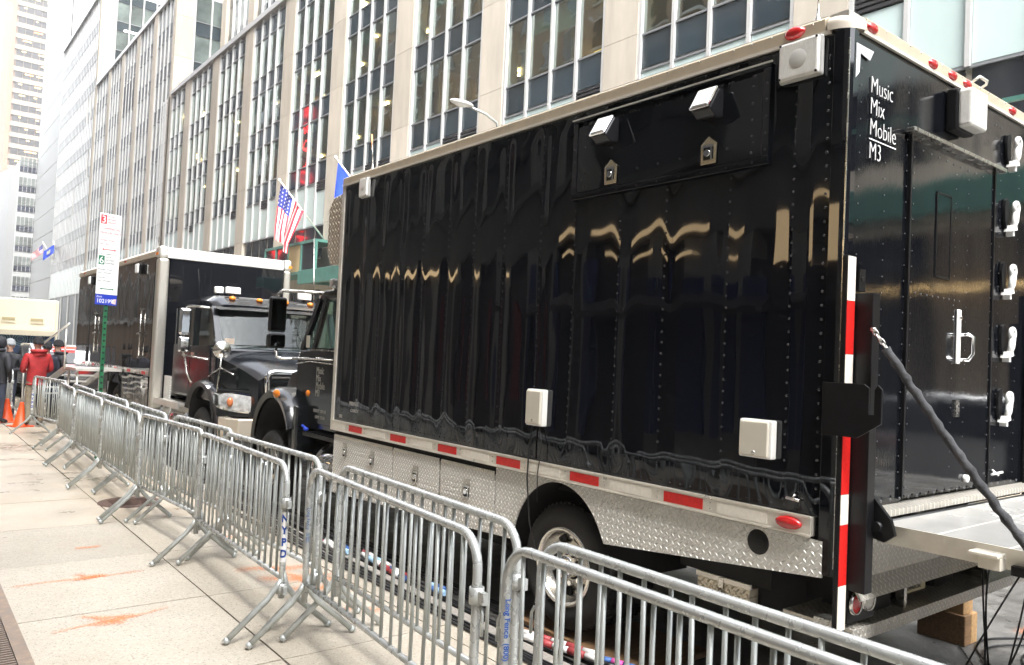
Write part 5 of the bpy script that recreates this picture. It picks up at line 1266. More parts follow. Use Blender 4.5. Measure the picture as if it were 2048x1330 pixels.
# fenders
for sx in (1, -1):
    def fe(u, v, sx=sx):
        a = R_(-8 + 170 * (1 - u)); r = .66
        y = 12.62 + r * 1.08 * math.cos(a) * -1; z = .66 + r * .98 * math.sin(a)
        if math.cos(a) > 0: y = 12.62 - r * 1.30 * math.cos(a) * (1.0)
        k = max(0, (.3 - v) / .3) ** 2
        x = 3.80 + .52 * v + .05 * max(0, math.cos(a)) ** 2
        return (x if sx > 0 else 9.94 - x, y, z - .05 * k + .14 * max(0, v - .3) * (1 - abs(math.cos(a))))
    m_ = MB(); m_.grid(fe, 26, 10)
    def lip(u, v, sx=sx):
        o_ = fe(u, 0); a = R_(-8 + 170 * (1 - u)); q = (12.64 - .545 * math.cos(a), .62 + .56 * math.sin(a))
        return (o_[0] + (.03 if sx > 0 else -.03) * v, o_[1] + (q[0] - o_[1]) * v, o_[2] + (q[1] - o_[2]) * v)
    m_.grid(lip, 26, 3, 1)
    # block that carries the headlamp between fender and bumper
    hp = [(3.83, 11.82), (3.84, 11.77), (4.33, 11.34), (4.50, 11.33), (4.50, 11.82)]
    m_.prism([(q[0] if sx > 0 else 9.94 - q[0], q[1]) for q in hp], 'z', .80, 1.19)
    fe_o = m_.build('fender', [CABBLACK, MATTE], fcab)
    X = lambda x: x if sx > 0 else 9.94 - x
    def hl(u, v, sx=sx, s=1.0, d=0.0):
        a = 2 * PI * u; e = .86
        cu, su = math.cos(a), math.sin(a)
        px = (abs(cu) ** .6) * (1 if cu > 0 else -1) * .31 * s * v; pz = (abs(su) ** .6) * (1 if su > 0 else -1) * .125 * s * v
        pz -= .035 * px / .31
        x = 4.075 + px * .82; y = 11.325 - d - .02 * (1 - v) + (4.32 - x) * .88
        return (x if sx > 0 else 9.94 - x, y, 1.005 + pz)
    m_ = MB(); m_.grid(lambda u, v: hl(u, v, s=1.17, d=-.012), 28, 3); h_o = m_.build('headlight', CHROME, fe_o)
    m_ = MB(); m_.grid(lambda u, v: hl(u, v, s=.95, d=.012), 28, 4); m_.build('lens', M('headlamp_glass', (.55, .56, .56), .06, spec=.8, var=.5, vs=9, metal=.3), h_o)
    m_ = MB(); m_.ball((X(3.96), 11.61, 1.01), (.05, .04, .07), 10, 6); m_.build('turn_lamp', M('dull_amber', (.5, .16, .06), .25), h_o)
    m_ = MB(); m_.grid(lambda u, v: (X(3.84 + .5 * v), 12.62 + .58 * math.cos(PI * u), .66 + .56 * math.sin(PI * u)), 18, 2); m_.build('wheel_well', UNDER, fe_o)
    wheel(ft, (3.86 if sx > 0 else 5.82, 12.66, .38), .48, .26, .29, deep=False)
m_ = MB(); m_.prism([(3.80, 11.62), (3.80, 11.30), (3.92, 11.10), (4.4, 11.02), (5.54, 11.02), (6.02, 11.10), (6.14, 11.30), (6.14, 11.62), (6.0, 11.62), (6.0, 11.3), (5.5, 11.15), (4.4, 11.15), (3.94, 11.3), (3.94, 11.62)], 'z', .50, .80); bp_ = m_.build('bumper', M('tan_reflection_chrome', (.74, .66, .54), .16, metal=.55), ft, bevel=.015)  # pavement reflection put into the chrome's colour as a tan tint
m_ = MB(); m_.ball((4.25, 11.04, .66), (.06, .01, .025), 12, 6); m_.build('fog_lamp', LENS, bp_)
# cab marker lamps, beacons, mirrors
for x in (4.30, 4.75, 4.98, 5.2, 5.64):
    m_ = MB(); m_.ball((x, 12.78, 2.60), (.055, .06, .04), 12, 6); m_.build('marker_lamp', AMBER, fcab)
for x, y, w in ((4.20, 13.15, .07), (4.38, 13.0, .12), (5.62, 13.0, .12)):
    m_ = MB(); m_.box(x - w, x + w, y - .04, y + .05, 2.68, 2.80); o = m_.build('roof_lamp', WHITEP, fcab, bevel=.02); m_ = MB(); m_.box(x - w * .85, x + w * .85, y - .055, y - .038, 2.695, 2.785); m_.build('lens', LENS, o); m_ = MB(); m_.cyl((x, y, 2.60), (x, y, 2.69), .02, 8); m_.build('bracket', MATTE, o)
m_ = MB(); m_.cyl((3.90, 13.1, 2.45), (3.84, 13.1, 3.05), .006, 6); m_.cyl((5.15, 12.9, 2.6), (5.2, 12.9, 3.4), .006, 6); m_.build('whip_antenna', MATTE, fcab)
m_ = MB(); m_.tube([(3.95, 12.75, 2.42), (3.8, 12.95, 2.44), (3.70, 13.05, 2.44), (3.66, 13.07, 2.40), (3.66, 13.07, 1.72), (3.70, 13.06, 1.60), (3.72, 13.0, 1.38), (3.78, 12.9, 1.22)], .018, 8); fm0 = m_.build('mirror_arm', STEEL, fcab); m_ = MB(); m_.tube([(3.66, 13.07, 1.66), (3.93, 12.55, 1.60)], .014, 6); fm = m_.build('mirror_arm', STEEL, fcab)
for z0, z1 in ((1.98, 2.40), (1.70, 1.95)):
    m_ = MB(); m_.box(3.58, 3.76, 13.02, 13.10, z0, z1); o = m_.build('mirror', CHROME, fm, bevel=.035, seg=3)
    m_ = MB(); m_.box(3.60, 3.74, 13.10, 13.106, z0 + .02, z1 - .02); m_.build('mirror_glass', MATS['mirror_glass'], o)
# round convex mirror on a tripod over the near fender
m_ = MB(); m_.lathe((3.92, 11.98, 1.77), 'y', [(0, .035), (.08, .03), (.125, .01), (.135, -.005), (.13, -.02), (0, -.04)], 28); cm = m_.build('convex_mirror', STEEL, fcab)
m_ = MB(); m_.tube([(3.92, 11.96, 1.75), (3.90, 11.97, 1.45), (3.87, 11.95, 1.10)], .011, 6); m_.tube([(3.91, 11.97, 1.50), (4.30, 11.75, 1.28)], .010, 6); m_.tube([(3.91, 11.97, 1.50), (3.90, 12.5, 1.34)], .010, 6); m_.ball((3.865, 11.945, 1.09), .022, 8, 6); m_.build('tripod', STEEL, cm)
# cab step, fuel tank
m_ = MB(); m_.lathe((4.10, 13.50, .52), 'y', [(0, 0), (.27, .01), (.29, .05), (.29, 1.2), (.27, 1.25), (0, 1.26)], 28); tk = m_.build('fuel_tank', CHROME, ft)
m_ = MB(); m_.box(3.74, 4.1, 13.40, 14.9, .80, .84); m_.box(3.72, 3.75, 13.4, 14.9, .76, .86); m_.build('step', ALUW, tk)
m_ = MB(); m_.box(4.0, 5.9, 14.56, 14.98, .9, 1.15); m_.build('deck_plate', TREAD_REAR, ft)
m_ = MB(); m_.box(3.9, 3.93, 14.60, 14.95, .62, 1.25); m_.build('deck_side', TREAD_SIDE, ft)

# ------------------------------------------------------------------ aluminium entrance stair at the far truck
stair = thing('entrance_stair', 'aluminium entrance steps with a thin handrail at the side of the far truck', 'steps', (3.0, 18.6, 0))
m_ = MB()
TOPP, BOTP = (3.25, 18.3, 1.24), (2.55, 21.3, .05)
for dx in (-.38, .38): m_.bar((TOPP[0] + dx, TOPP[1], TOPP[2]), (BOTP[0] + dx, BOTP[1], BOTP[2]), .035, .13)
m_.build('stringer', ALUW, stair)
for k in range(8):
    t = (k + .5) / 8; p = [TOPP[i] + (BOTP[i] - TOPP[i]) * t for i in range(3)]
    m_ = MB(); m_.box(p[0] - .36, p[0] + .36, p[1] - .12, p[1] + .12, p[2] + .02, p[2] + .05); m_.build('tread', ALUW, stair)
m_ = MB(); m_.box(2.85, 3.68, 17.2, 18.3, 1.21, 1.26); m_.build('landing', ALUW, stair)
m_ = MB(); m_.tube([(2.85, 18.2, 2.14), (2.15, 21.3, 1.02)], .02, 8); m_.build('handrail', ALUW, stair)
for q in ((2.83, 18.35, 1.2, 2.10), (2.36, 20.4, .3, 1.36)):
    m_ = MB(); m_.cyl((q[0], q[1], q[2]), (q[0], q[1], q[3]), .017, 8); m_.build('rail_post', ALUW, stair)
for q in ((2.9, 17.3), (3.3, 17.3), (2.9, 18.2)):
    m_ = MB(); m_.cyl((q[0], q[1], 0), (q[0], q[1], 1.21), .02, 8); m_.build('leg', ALUW, stair)

# ------------------------------------------------------------------ cream truck and car behind
YELLOW = M('cream_truck_paint', (.56, .51, .39), .45, var=.04, vs=2)
yt = thing('cream_truck', 'pale cream box truck with a raised rear hatch beyond the parked car', 'truck', (3.9, 34, -.1))
m_ = MB(); m_.box(2.30, 4.92, 34.0, 41, 1.2, 3.22); m_.build('cargo_box', YELLOW, yt, bevel=.05)
m_ = MB(); m_.box(2.28, 2.62, 33.95, 34.02, 1.2, 3.2); m_.box(4.86, 4.94, 33.95, 34.02, 1.2, 3.2); m_.build('corner_post', YELLOW, yt, bevel=.02)
for x in (3.35, 4.25):
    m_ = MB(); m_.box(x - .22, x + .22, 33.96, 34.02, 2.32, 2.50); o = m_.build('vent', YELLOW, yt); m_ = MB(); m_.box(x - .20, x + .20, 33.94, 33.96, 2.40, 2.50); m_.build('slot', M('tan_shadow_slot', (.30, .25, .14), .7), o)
m_ = MB(); m_.box(2.66, 4.86, 33.3, 33.98, 2.0, 2.04); m_.box(2.66, 4.86, 33.28, 33.32, 1.86, 2.04); m_.build('raised_hatch', M('hatch_drab', (.40, .36, .27), .5), yt)
m_ = MB(); m_.box(2.66, 4.86, 33.97, 33.995, 1.2, 1.95)
k0 = len(m_.v)
pan = m_.build('blue_mural_panel', M('dark_blue_mural', (.03, .07, .16), .4, var=.6, vs=3), yt)
m_ = MB()
for cx in (3.2, 3.75, 4.3):
    for r in (.10, .17, .24): m_.tube(arc((cx, 33.955, 1.72), r, 0, 360, 20, (1, 0, 0), (0, 0, 1))[:-1], .012, 4, closed=True)
m_.build('pale_swirl', M('pale_blue_swirl', (.25, .45, .55), .5), pan)
m_ = MB(); m_.box(2.4, 4.8, 34.2, 40, .5, 1.2); m_.build('chassis', UNDER, yt)
for y in (35.5, 39.5): wheel(yt, (2.4, y, .40), .5, .3, .3, chrome=False)
car = thing('parked_car', 'silver grey car with a glowing red rear lamp strip behind the group of people', 'car', (3.9, 27, -.1))
SILVER = M('silver_car_paint', (.34, .35, .36), .22, metal=.6, coat=.6)
cs = [(24.6, .42), (24.5, .75), (24.55, 1.02), (24.75, 1.12), (25.0, 1.52), (25.5, 1.64), (27.2, 1.63), (28.1, 1.15), (29.1, 1.02), (29.3, .70), (29.2, .40)]
m_ = MB(); m_.prism([p for p in cs], 'x', 3.02, 4.86); cb = m_.build('body', SILVER, car, bevel=.07, seg=3)
m_ = MB(); m_.prism([(24.74, 1.14), (24.985, 1.49), (25.0, 1.47), (24.78, 1.13)], 'x', 3.15, 4.73); m_.build('rear_window', DARKGLASS, cb)
m_ = MB(); m_.prism([(25.0, 1.12), (25.25, 1.52), (27.1, 1.54), (27.9, 1.14)], 'x', 3.005, 3.03); m_.build('side_window', DARKGLASS, cb)
m_ = MB(); m_.box(3.55, 4.2, 24.90, 24.97, 1.53, 1.59); m_.build('brake_lamp', M('lit_brake_lamp', (1, .03, .02), .4, emit=1.2), cb)
for x in (3.06, 4.52): m_ = MB(); m_.box(x, x + .30, 24.46, 24.55, .85, 1.05); m_.build('tail_lamp', REDLENS, cb)
m_ = MB(); m_.box(3.05, 4.83, 24.42, 24.55, .38, .62); m_.build('rear_bumper', MATTE, cb, bevel=.03)
for y in (25.5, 28.3):
    for x in (3.02, 4.64): wheel(car, (x, y, .24), .34, .22, .21, chrome=False)
v2 = thing('black_van', 'dark van with slanted side windows partly hidden by the red jacket', 'van', (2.3, 28.5, 0))
m_ = MB(); m_.prism([(27.0, .3), (27.0, 1.0), (27.5, 1.15), (28.0, 1.62), (31.5, 1.66), (31.7, .3)], 'x', 1.75, 2.9); o = m_.build('body', M('dark_van_paint', (.03, .03, .033), .2, coat=.5), v2, bevel=.06)
m_ = MB(); m_.prism([(27.56, 1.16), (28.02, 1.58), (28.05, 1.57), (27.6, 1.14)], 'x', 1.85, 2.8); m_.build('windscreen', M('pale_van_glass', (.22, .25, .22), .1), o)
for y in (27.9, 30.8): wheel(v2, (1.75, y, .33), .33, .2, .2, chrome=False)

# ------------------------------------------------------------------ steel crowd barricades
bar_parts = {}
def barricade_geo():
    L, H, ZB_ = 2.06, 1.09, .365
    p = [(0, .02, .24)] + [(0, .02, .5), (0, .02, .90)] + arc((0, .16, .95), .14, 180, 90, 7, (0, 1, 0), (0, 0, 1)) + arc((0, L - .16, .95), .14, 90, 0, 7, (0, 1, 0), (0, 0, 1)) + [(0, L - .02, .90), (0, L - .02, .5), (0, L - .02, .24)]
    m_ = MB(); m_.tube(p, .0205, 12); bar_parts['frame'] = m_
    m_ = MB(); m_.tube([(0, .02, ZB_), (0, L - .02, ZB_)], .017, 10); bar_parts['bottom_rail'] = m_
    m_ = MB(); m_.tube([(0, 0, ZB_), (0, 0, 1.08)], .0095, 8); bar_parts['bar'] = m_
    for s, nm in ((-1, 'foot'), (1, 'foot2')):
        m_ = MB(); m_.tube([(0, 0, .42 if s > 0 else .36), (s * .03, 0, .315), (s * .085, 0, .245), (s * .34, 0, .018)], .0195, 10); m_.tube([(s * .322, 0, .031), (s * .345, 0, .014)], .022, 10)
        bar_parts[nm] = m_
    m_ = MB(); m_.tube([(0, 0, 0), (0, .035, .005), (0, .05, -.02), (0, .052, -.11)], .0075, 6); bar_parts['hook'] = m_
    m_ = MB(); m_.lathe((0, 0, 0), 'z', [(.024, -.035), (.032, -.035), (.032, .035), (.024, .035)], 12); m_.box(-.012, .012, -.07, -.03, -.025, .025); bar_parts['collar'] = m_
barricade_geo()
BL = 2.06
mesh_cache = {}
def part_of(name, key, mat, parent, loc=(0, 0, 0)):
    if key not in mesh_cache:
        o = bar_parts[key].build(name, mat, parent, local=True); mesh_cache[key] = o.data
    else:
        o = bpy.data.objects.new(name, mesh_cache[key]); linkobj(o, parent)
    o.location = loc
    return o
def barricade(label, near, far, group, mirror=False, nbars=17, slipped=(), lean=0.0):
    """near / far: plan positions of its two ends"""
    a, b = Vector((near[0], near[1], 0)), Vector((far[0], far[1], 0)); d = b - a
    t = thing('barricade', label, 'barricade', a, math.atan2(-d.x, d.y), group)
    t.rotation_euler = (0, lean, math.atan2(-d.x, d.y)); t.scale = (1, d.length / BL, 1)
    part_of('frame', 'frame', GALVW, t); part_of('bottom_rail', 'bottom_rail', GALVW, t)
    for k in range(nbars):
        y = .02 + (BL - .04) * (k + 1) / (nbars + 1) + random.uniform(-.004, .004)
        o = part_of('bar', 'bar', GALV, t, (random.uniform(-.002, .002), y, 0))
        o.rotation_euler = (random.gauss(0, .006), random.gauss(0, .004), random.uniform(0, 3))
    for y in (.02, BL - .02):
        part_of('foot', 'foot', GALV, t, (0, y, 0)); part_of('foot', 'foot2', GALV, t, (0, y, 0))
    part_of('hook', 'hook', GALVW, t, (0, BL - .02, .80)); part_of('collar', 'collar', GALVW, t, (0, BL - .02, .60)) if False else None
    part_of('hook', 'hook', GALVW, t, (0, .02, .80)).rotation_euler = (0, 0, PI)
    part_of('collar', 'collar', GALVW, t, (0, .02, .30)); part_of('collar', 'collar', GALVW, t, (0, .02, .845))
    return t
G1, G2 = 'barricades in the row nearer the building', 'barricades in the row nearer the kerb'
B1 = barricade('wet steel barricade with blue phone lettering on its post, nearest the camera', (1.97, .46), (2.01, 2.52), G1)
B3 = barricade('steel barricade with faded blue lettering on its far post beside the truck toolboxes', (1.99, 2.66), (2.15, 4.74), G1)
B5 = barricade('steel barricade carrying the white sticker with blue police letters', (2.06, 4.86), (2.12, 6.90), G1)
B7 = barricade('steel barricade in the outer row standing next to the rusty manhole cover', (2.18, 6.98), (2.08, 8.74), G1)
B9 = barricade('outer row steel barricade, fifth from the camera, below the green sign post', (2.09, 8.82), (2.13, 10.86), G1)
B10 = barricade('outer row steel barricade, sixth from the camera, just past the green sign post', (2.14, 10.95), (2.17, 12.9), G1)
B11 = barricade('steel barricade in the outer row, last one before the traffic cones', (2.16, 12.98), (2.27, 14.95), G1)
C2 = barricade('wet steel barricade of the inner row in front of the truck rear wheel', (2.17, .40), (2.19, 2.52), G2)
C4 = barricade('steel barricade of the inner row in front of the chequer-plate toolboxes', (2.27, 2.74), (2.37, 4.76), G2)
C6 = barricade('steel barricade of the inner row in front of the chrome fuel tank', (2.35, 4.98), (2.31, 6.86), G2)
C7 = barricade('steel barricade of the inner row in front of the far truck chrome bumper', (2.42, 6.95), (2.36, 8.56), G2)
C8 = barricade('steel barricade of the inner row in front of the far truck cab step', (2.30, 8.62), (2.33, 10.4), G2)
C10 = barricade('steel barricade of the inner row in front of the green sign post', (2.34, 10.5), (2.34, 12.5), G2)
C12 = barricade('steel barricade of the inner row beside the foot of the entrance steps', (2.36, 12.6), (2.40, 14.6), G2)
D1 = barricade('steel barricade set askew between the traffic cones and the entrance steps', (2.42, 15.3), (2.17, 17.3), 'barricades set askew by the cones')
D2 = barricade('steel barricade set askew in front of the person in the black jacket', (2.12, 19.95), (1.88, 21.6), 'barricades set askew by the cones')
D3 = barricade('steel barricade standing behind the person in the red jacket', (2.0, 21.9), (2.35, 23.7), 'barricades set askew by the cones')
# lettering on the posts
def post_text(par, body, size, y, ztop, mat, bold=0.0):
    m_ = MB(); lettering(m_, body, size, (0, y, ztop), (0, 0, -1), (0.62, -0.785, 0) if False else (.62, -.62, 0), wrap=.0212, depth=.0004, bold=bold)
    # letters start centred on the camera side of the tube
    o = m_.build('lettering', mat, par, local=True)
    return o
post_text(B1, 'Long Fence  (800)', .034, BL - .02, .88, BLUEINK, .0008)
post_text(B3, 'Long Fence  (800)', .030, BL - .02, .84, BLUEINK2)
post_text(B7, 'Long Fence  (800)', .030, .02, .80, BLUEINK2)
def police_sticker(par, y, z0, z1):
    m_ = MB(); n = 10
    k = len(m_.v)
    for z in (z0, z1):
        for i in range(n + 1):
            a = R_(-113 - 85 + 170 * i / n); m_.v.append((.0209 * math.cos(a), y + .0209 * math.sin(a), z))
    for i in range(n): m_.f.append([i, i + 1, n + 2 + i, n + 1 + i]); m_.mi.append(0); m_.sm.append(True)
    s_ = m_.build('police_sticker', SIGNWHITE, par, local=True)
    m_ = MB()
    ca, sa = math.cos(R_(-38)), math.sin(R_(-38))
    for i, ch in enumerate('NYPD'):
        vs, fs = text_geo(ch, .066, .0003, 'CENTER', 1, .003, 0)
        out = []
        for p in vs:
            th = R_(-113) + p.x * .9 / .0212
            out.append((.0216 * math.cos(th), y + .0216 * math.sin(th), z1 - .062 - i * .075 + p.y))
        m_.add(out, fs)
    m_.build('lettering', M('police_blue', (.02, .10, .50), .5), s_, local=True)
police_sticker(B5, .02, .47, .79)
police_sticker(D1, BL - .02, .45, .78)

# ------------------------------------------------------------------ cones
for i, (x, y, lab) in enumerate(((2.17, 18.7, 'orange traffic cone standing nearer the barricade'), (2.02, 19.7, 'orange traffic cone set a little farther back'))):
    if i == 0:
        c0 = thing('traffic_cone', lab, 'traffic cone', (0, 0, 0), 0, 'orange traffic cones')
        m_ = MB(); m_.lathe((0, 0, 0), 'z', [(.165, .03), (.15, .045), (.045, .66), (.04, .70), (.03, .71), (.0, .705)], 24); m_.build('cone_body', ORANGECONE, c0)
        m_ = MB(); m_.box(-.2, .2, -.2, .2, .005, .035); m_.build('base', ORANGECONE, c0, bevel=.01)
        c = c0
    else: c = copy_tree(c0); c['label'] = lab
    c.location = (x, y, 0); c.rotation_euler = (0, 0, .4 + i); c.scale = (.9, .9, .70)

# ------------------------------------------------------------------ parking sign on its green post
sp_ = thing('parking_sign', 'green post with two white parking regulation signs and a blue number plate', 'sign', (2.5, 13.0, 0))
m_ = MB(); m_.box(2.485, 2.535, 13.03, 13.07, -.05, 3.70)
for k in range(38): m_.box(2.495, 2.525, 13.024, 13.0295, .1 + k * .09, .13 + k * .09, 1)
m_.build('post', [SIGNPOST, MATTE], sp_)
U = Vector((.947, .321, 0)); Zv = Vector((0, 0, 1)); Nn = U.cross(Zv)
SC0 = Vector((2.50, 13.0, 0)) + Nn * .0
def plate(name, z0, z1, hw, mat, cx=0.0):
    m_ = MB(); c = SC0 + U * cx
    pts = [c - U * hw, c + U * hw]
    vs = []
    for dn in (0, .004):
        for p in pts:
            for z in (z0, z1): vs.append(p - Nn * dn + Zv * z)
    m_.add(vs, [(0, 2, 3, 1), (4, 5, 7, 6), (0, 1, 5, 4), (2, 6, 7, 3), (0, 4, 6, 2), (1, 3, 7, 5)])
    return m_.build(name, mat, sp_)
pa = plate('upper_sign', 3.125, 3.73, .165, SIGNWHITE); pb = plate('lower_sign', 2.52, 3.115, .165, SIGNWHITE); pc = plate('number_plate', 2.36, 2.515, .165, SIGNBLUE)
def sl(par, items, mat):
    m_ = MB()
    for (txt, size, x, z, al) in items: lettering(m_, txt, size, SC0 + U * x + Zv * z + Nn * .0015, U, Zv, depth=.0006, align=al)
    return m_.build('lettering', mat, par)
def sq(par, x0, x1, z0, z1, mat, name='panel', off=.001):
    m_ = MB(); vs = [SC0 + U * x + Zv * z + Nn * off for x, z in ((x0, z0), (x1, z0), (x1, z1), (x0, z1))]; m_.add(vs, [(0, 1, 2, 3)]); return m_.build(name, mat, par)
def arrow(par, z, mat):
    m_ = MB(); x0, x1 = -.11, .11
    for pts in ([(x0 + .02, z - .006), (x1 - .02, z - .006), (x1 - .02, z + .006), (x0 + .02, z + .006)], [(x0, z), (x0 + .03, z - .018), (x0 + .03, z + .018)], [(x1, z), (x1 - .03, z + .018), (x1 - .03, z - .018)]):
        m_.add([SC0 + U * a + Zv * b + Nn * .0015 for a, b in pts], [tuple(range(len(pts)))])
    m_.build('arrow', mat, par)
sq(pa, -.15, -.06, 3.57, 3.705, REDINK, 'number_panel'); sl(pa, [('3', .15, -.105, 3.585, 'CENTER')], M('sign_white_ink', (.85, .85, .85), .5))
sl(pa, [('HOUR', .034, -.05, 3.675, 'LEFT'), ('METERED', .034, -.05, 3.63, 'LEFT'), ('PARKING', .034, -.05, 3.585, 'LEFT'), ('Monday - Friday', .034, -.15, 3.32, 'LEFT'), ('7am - 6pm', .034, -.15, 3.265, 'LEFT')], PALEREDINK)
sl(pa, [('COMMERCIAL', .050, -.155, 3.485, 'LEFT'), ('VEHICLES ONLY', .045, -.155, 3.425, 'LEFT')], PALEREDINK); arrow(pa, 3.19, REDINK)
sq(pb, -.15, -.06, 2.96, 3.095, GREENINK, 'number_panel'); sl(pb, [('6', .15, -.105, 2.975, 'CENTER')], MATS['sign_white_ink'])
sl(pb, [('HOUR', .034, -.05, 3.065, 'LEFT'), ('METERED', .034, -.05, 3.02, 'LEFT'), ('PARKING', .034, -.05, 2.975, 'LEFT'), ('Monday - Friday', .034, -.15, 2.88, 'LEFT'), ('6pm - Midnight', .034, -.15, 2.83, 'LEFT'), ('Saturday', .034, -.15, 2.76, 'LEFT'), ('8am - Midnight', .034, -.15, 2.71, 'LEFT')], PALEGREYINK); arrow(pb, 2.60, GREENINK)
sl(pc, [('Zone', .04, -.15, 2.47, 'LEFT'), ('102199', .085, -.15, 2.39, 'LEFT')], MATS['sign_white_ink'])
m_ = MB(); m_.add([SC0 + U * x + Zv * z + Nn * .0015 for x, z in ((.09, 2.385), (.15, 2.38), (.155, 2.46), (.10, 2.45))], [(0, 1, 2, 3)]); m_.build('sticker', M('torn_sticker', (.7, .5, .45), .6, var=.4, vs=40), pc)

# ------------------------------------------------------------------ street lamp
lamp = thing('street_lamp', 'pale cobra-head street lamp reaching over the road above the truck roof', 'street lamp', (14.2, 19, 0))
m_ = MB(); m_.cyl((14.2, 19, 0), (14.2, 19, 8.6), .09, 12, r1=.06); m_.build('pole', GALV, lamp)
m_ = MB(); m_.tube([(14.2, 19, 8.5), (14.05, 19, 8.95), (13.6, 19, 9.12), (13.0, 19, 9.2)], .04, 8); m_.build('arm', GALV, lamp)
m_ = MB(); m_.ball((12.75, 19, 9.24), (.42, .15, .085), 16, 8); m_.build('lamp_head', M('pale_lamp_head', (.66, .66, .64), .4), lamp)
m_ = MB(); m_.ball((12.72, 19, 9.19), (.24, .11, .07), 12, 6); m_.build('lens', LENS, lamp)

# ------------------------------------------------------------------ flags
FLAGRED = M('flag_red', (.60, .025, .05), .8, var=.1, vs=5); FLAGWHITE = M('flag_white', (.78, .78, .78), .8); FLAGBLUE = M('flag_navy', (.025, .035, .22), .8, var=.1, vs=5)
ROYAL = M('flag_royal_blue', (.015, .06, .50), .8, var=.1, vs=4)
def us_flag(par, fn, ns=39, nt=40):
    m_ = MB(); k = 0
    vs = []
    for i in range(ns + 1):
        for j in range(nt + 1): vs.append(fn(i / ns, j / nt))
    fs = []; mi = []
    for i in range(ns):
        for j in range(nt):
            fs.append((i * (nt + 1) + j, (i + 1) * (nt + 1) + j, (i + 1) * (nt + 1) + j + 1, i * (nt + 1) + j + 1))
            s, t = (i + .5) / ns, (j + .5) / nt
            if s < 7 / 13 and t < .4: mi.append(2 if not ((i % 4) in (1,) and j % 3 == 1) else 1)
            else: mi.append(0 if int(s * 13) % 2 == 0 else 1)
    m_.v = [tuple(v) for v in vs]; m_.f = [list(f) for f in fs]; m_.mi = mi; m_.sm = [True] * len(fs)
    return m_.build('cloth', [FLAGRED, FLAGWHITE, FLAGBLUE], par)
fl = thing('national_flag', 'American flag hanging in folds from a slanted pole above the far truck', 'flag', (18.8, 40.8, 7.7))
tip, base = Vector((15.9, 40.83, 10.78)), Vector((18.85, 40.83, 7.73))
m_ = MB(); m_.tube([base, tip], .045, 8); m_.ball(tip, .10, 10, 6); m_.build('pole', ALUW, fl)
def cloth1(s, t):
    h = tip.lerp(base, .03 + .45 * s)                  # hoist along the pole, s from the tip
    drop = Vector((tip.x - .05 + .75 * s, 40.83, h.z - 2.55 * t))
    fold = .22 * math.sin(s * 9 + .5) * t + .10 * math.sin(s * 17 + t * 3)
    x = h.x + (drop.x - h.x) * min(1, t * 1.25)
    z = h.z - t * (2.35 + .75 * (1 - s)) + .12 * math.sin(6 * s) * t
    return Vector((x, 40.83 + fold, z))
us_flag(fl, cloth1)
f2 = thing('blue_flag', 'royal blue flag on a slanted pole behind the nose of the near truck', 'flag', (18.8, 34, 7.5))
tip2, base2 = Vector((15.6, 33.4, 10.66)), Vector((18.8, 33.4, 7.6))
m_ = MB(); m_.tube([base2, tip2], .045, 8); m_.ball(tip2, .10, 10, 6); m_.build('pole', ALUW, f2)
def cloth2(s, t):
    h = tip2.lerp(base2, .04 + .45 * s)
    return Vector((h.x + (tip2.x + .55 * s - h.x) * min(1, t * 1.2), 33.4 + .14 * math.sin(s * 10) * t, h.z - 2.2 * t - .4 * t * (1 - s)))
m_ = MB(); m_.grid(cloth2, 24, 24); m_.build('cloth', ROYAL, f2)
f3 = thing('national_flag', 'small distant American flag blowing by the white building', 'flag', (18.8, 141, 12))
def quad_cloth(a, b, c, d, y, amp):
    a, b, c, d = [Vector((q[0], y, q[1])) for q in (a, b, c, d)]
    return lambda s, t: a.lerp(b, t).lerp(c.lerp(d, t), s) + Vector((0, amp * math.sin(9 * t + 3 * s), .5 * amp * math.sin(7 * t + 2 * s) * t))
m_ = MB(); m_.tube([(18.9, 138.2, 13.6), (17.35, 138.2, 16.3)], .05, 6); m_.build('pole', ALUW, f3)
us_flag(f3, quad_cloth((17.45, 15.9), (16.1, 14.3), (17.5, 14.6), (16.0, 13.1), 138.0, .18), 26, 20)
f4 = thing('blue_flag', 'small distant blue flag with a pale emblem beside the distant national flag', 'flag', (18.8, 130, 12))
m_ = MB(); m_.tube([(18.95, 137.4, 14.0), (18.75, 137.4, 16.4)], .05, 6); m_.build('pole', ALUW, f4)
c4 = quad_cloth((18.8, 15.9), (17.45, 14.7), (18.85, 14.7), (17.4, 13.2), 137.2, .12)
m_ = MB(); m_.grid(c4, 20, 20); o = m_.build('cloth', ROYAL, f4)
m_ = MB(); m_.grid(lambda u, v: c4(.25 + .4 * u, .38 + .3 * v) + Vector((0, -.05, .0)), 10, 10); m_.build('emblem', M('pale_emblem', (.55, .58, .50), .8, var=.4, vs=3), o)

# ------------------------------------------------------------------ cables along the kerb
for i in range(14):
    pts = []; ph = random.uniform(0, 6); base_x = 3.38 + .036 * i + random.uniform(-.015, .015)
    lv = -.088 + .014 * (i % 3)
    for k in range(60):
        y = 1.2 + k * .22
        x = base_x + .05 * math.sin(y * .55 + ph) + .03 * math.sin(y * 1.7 + ph * 2)
        pts.append((max(x, 3.375), y, lv + .012 * (1 + math.sin(y * 2.1 + ph))))
    m_ = MB(); m_.tube(pts, random.choice([.009, .011, .013]), 6)
    tag(m_.build('cable', CABLE), 'black power cable in the bundle lying along the kerb', 'cable', 'black cables bundled along the kerb')
for i in range(6):
    pts = []; ph = random.uniform(0, 6)
    for k in range(40):
        y = 1.6 + k * .2
        pts.append((3.10 + .03 * i + .04 * math.sin(y * .8 + ph), y, .012 + .006 * (i % 2)))
    m_ = MB(); m_.tube(pts, .009, 6); tag(m_.build('cable', CABLE), 'black cable lying on the kerb edge of the pavement', 'cable', 'black cables on the kerb edge')
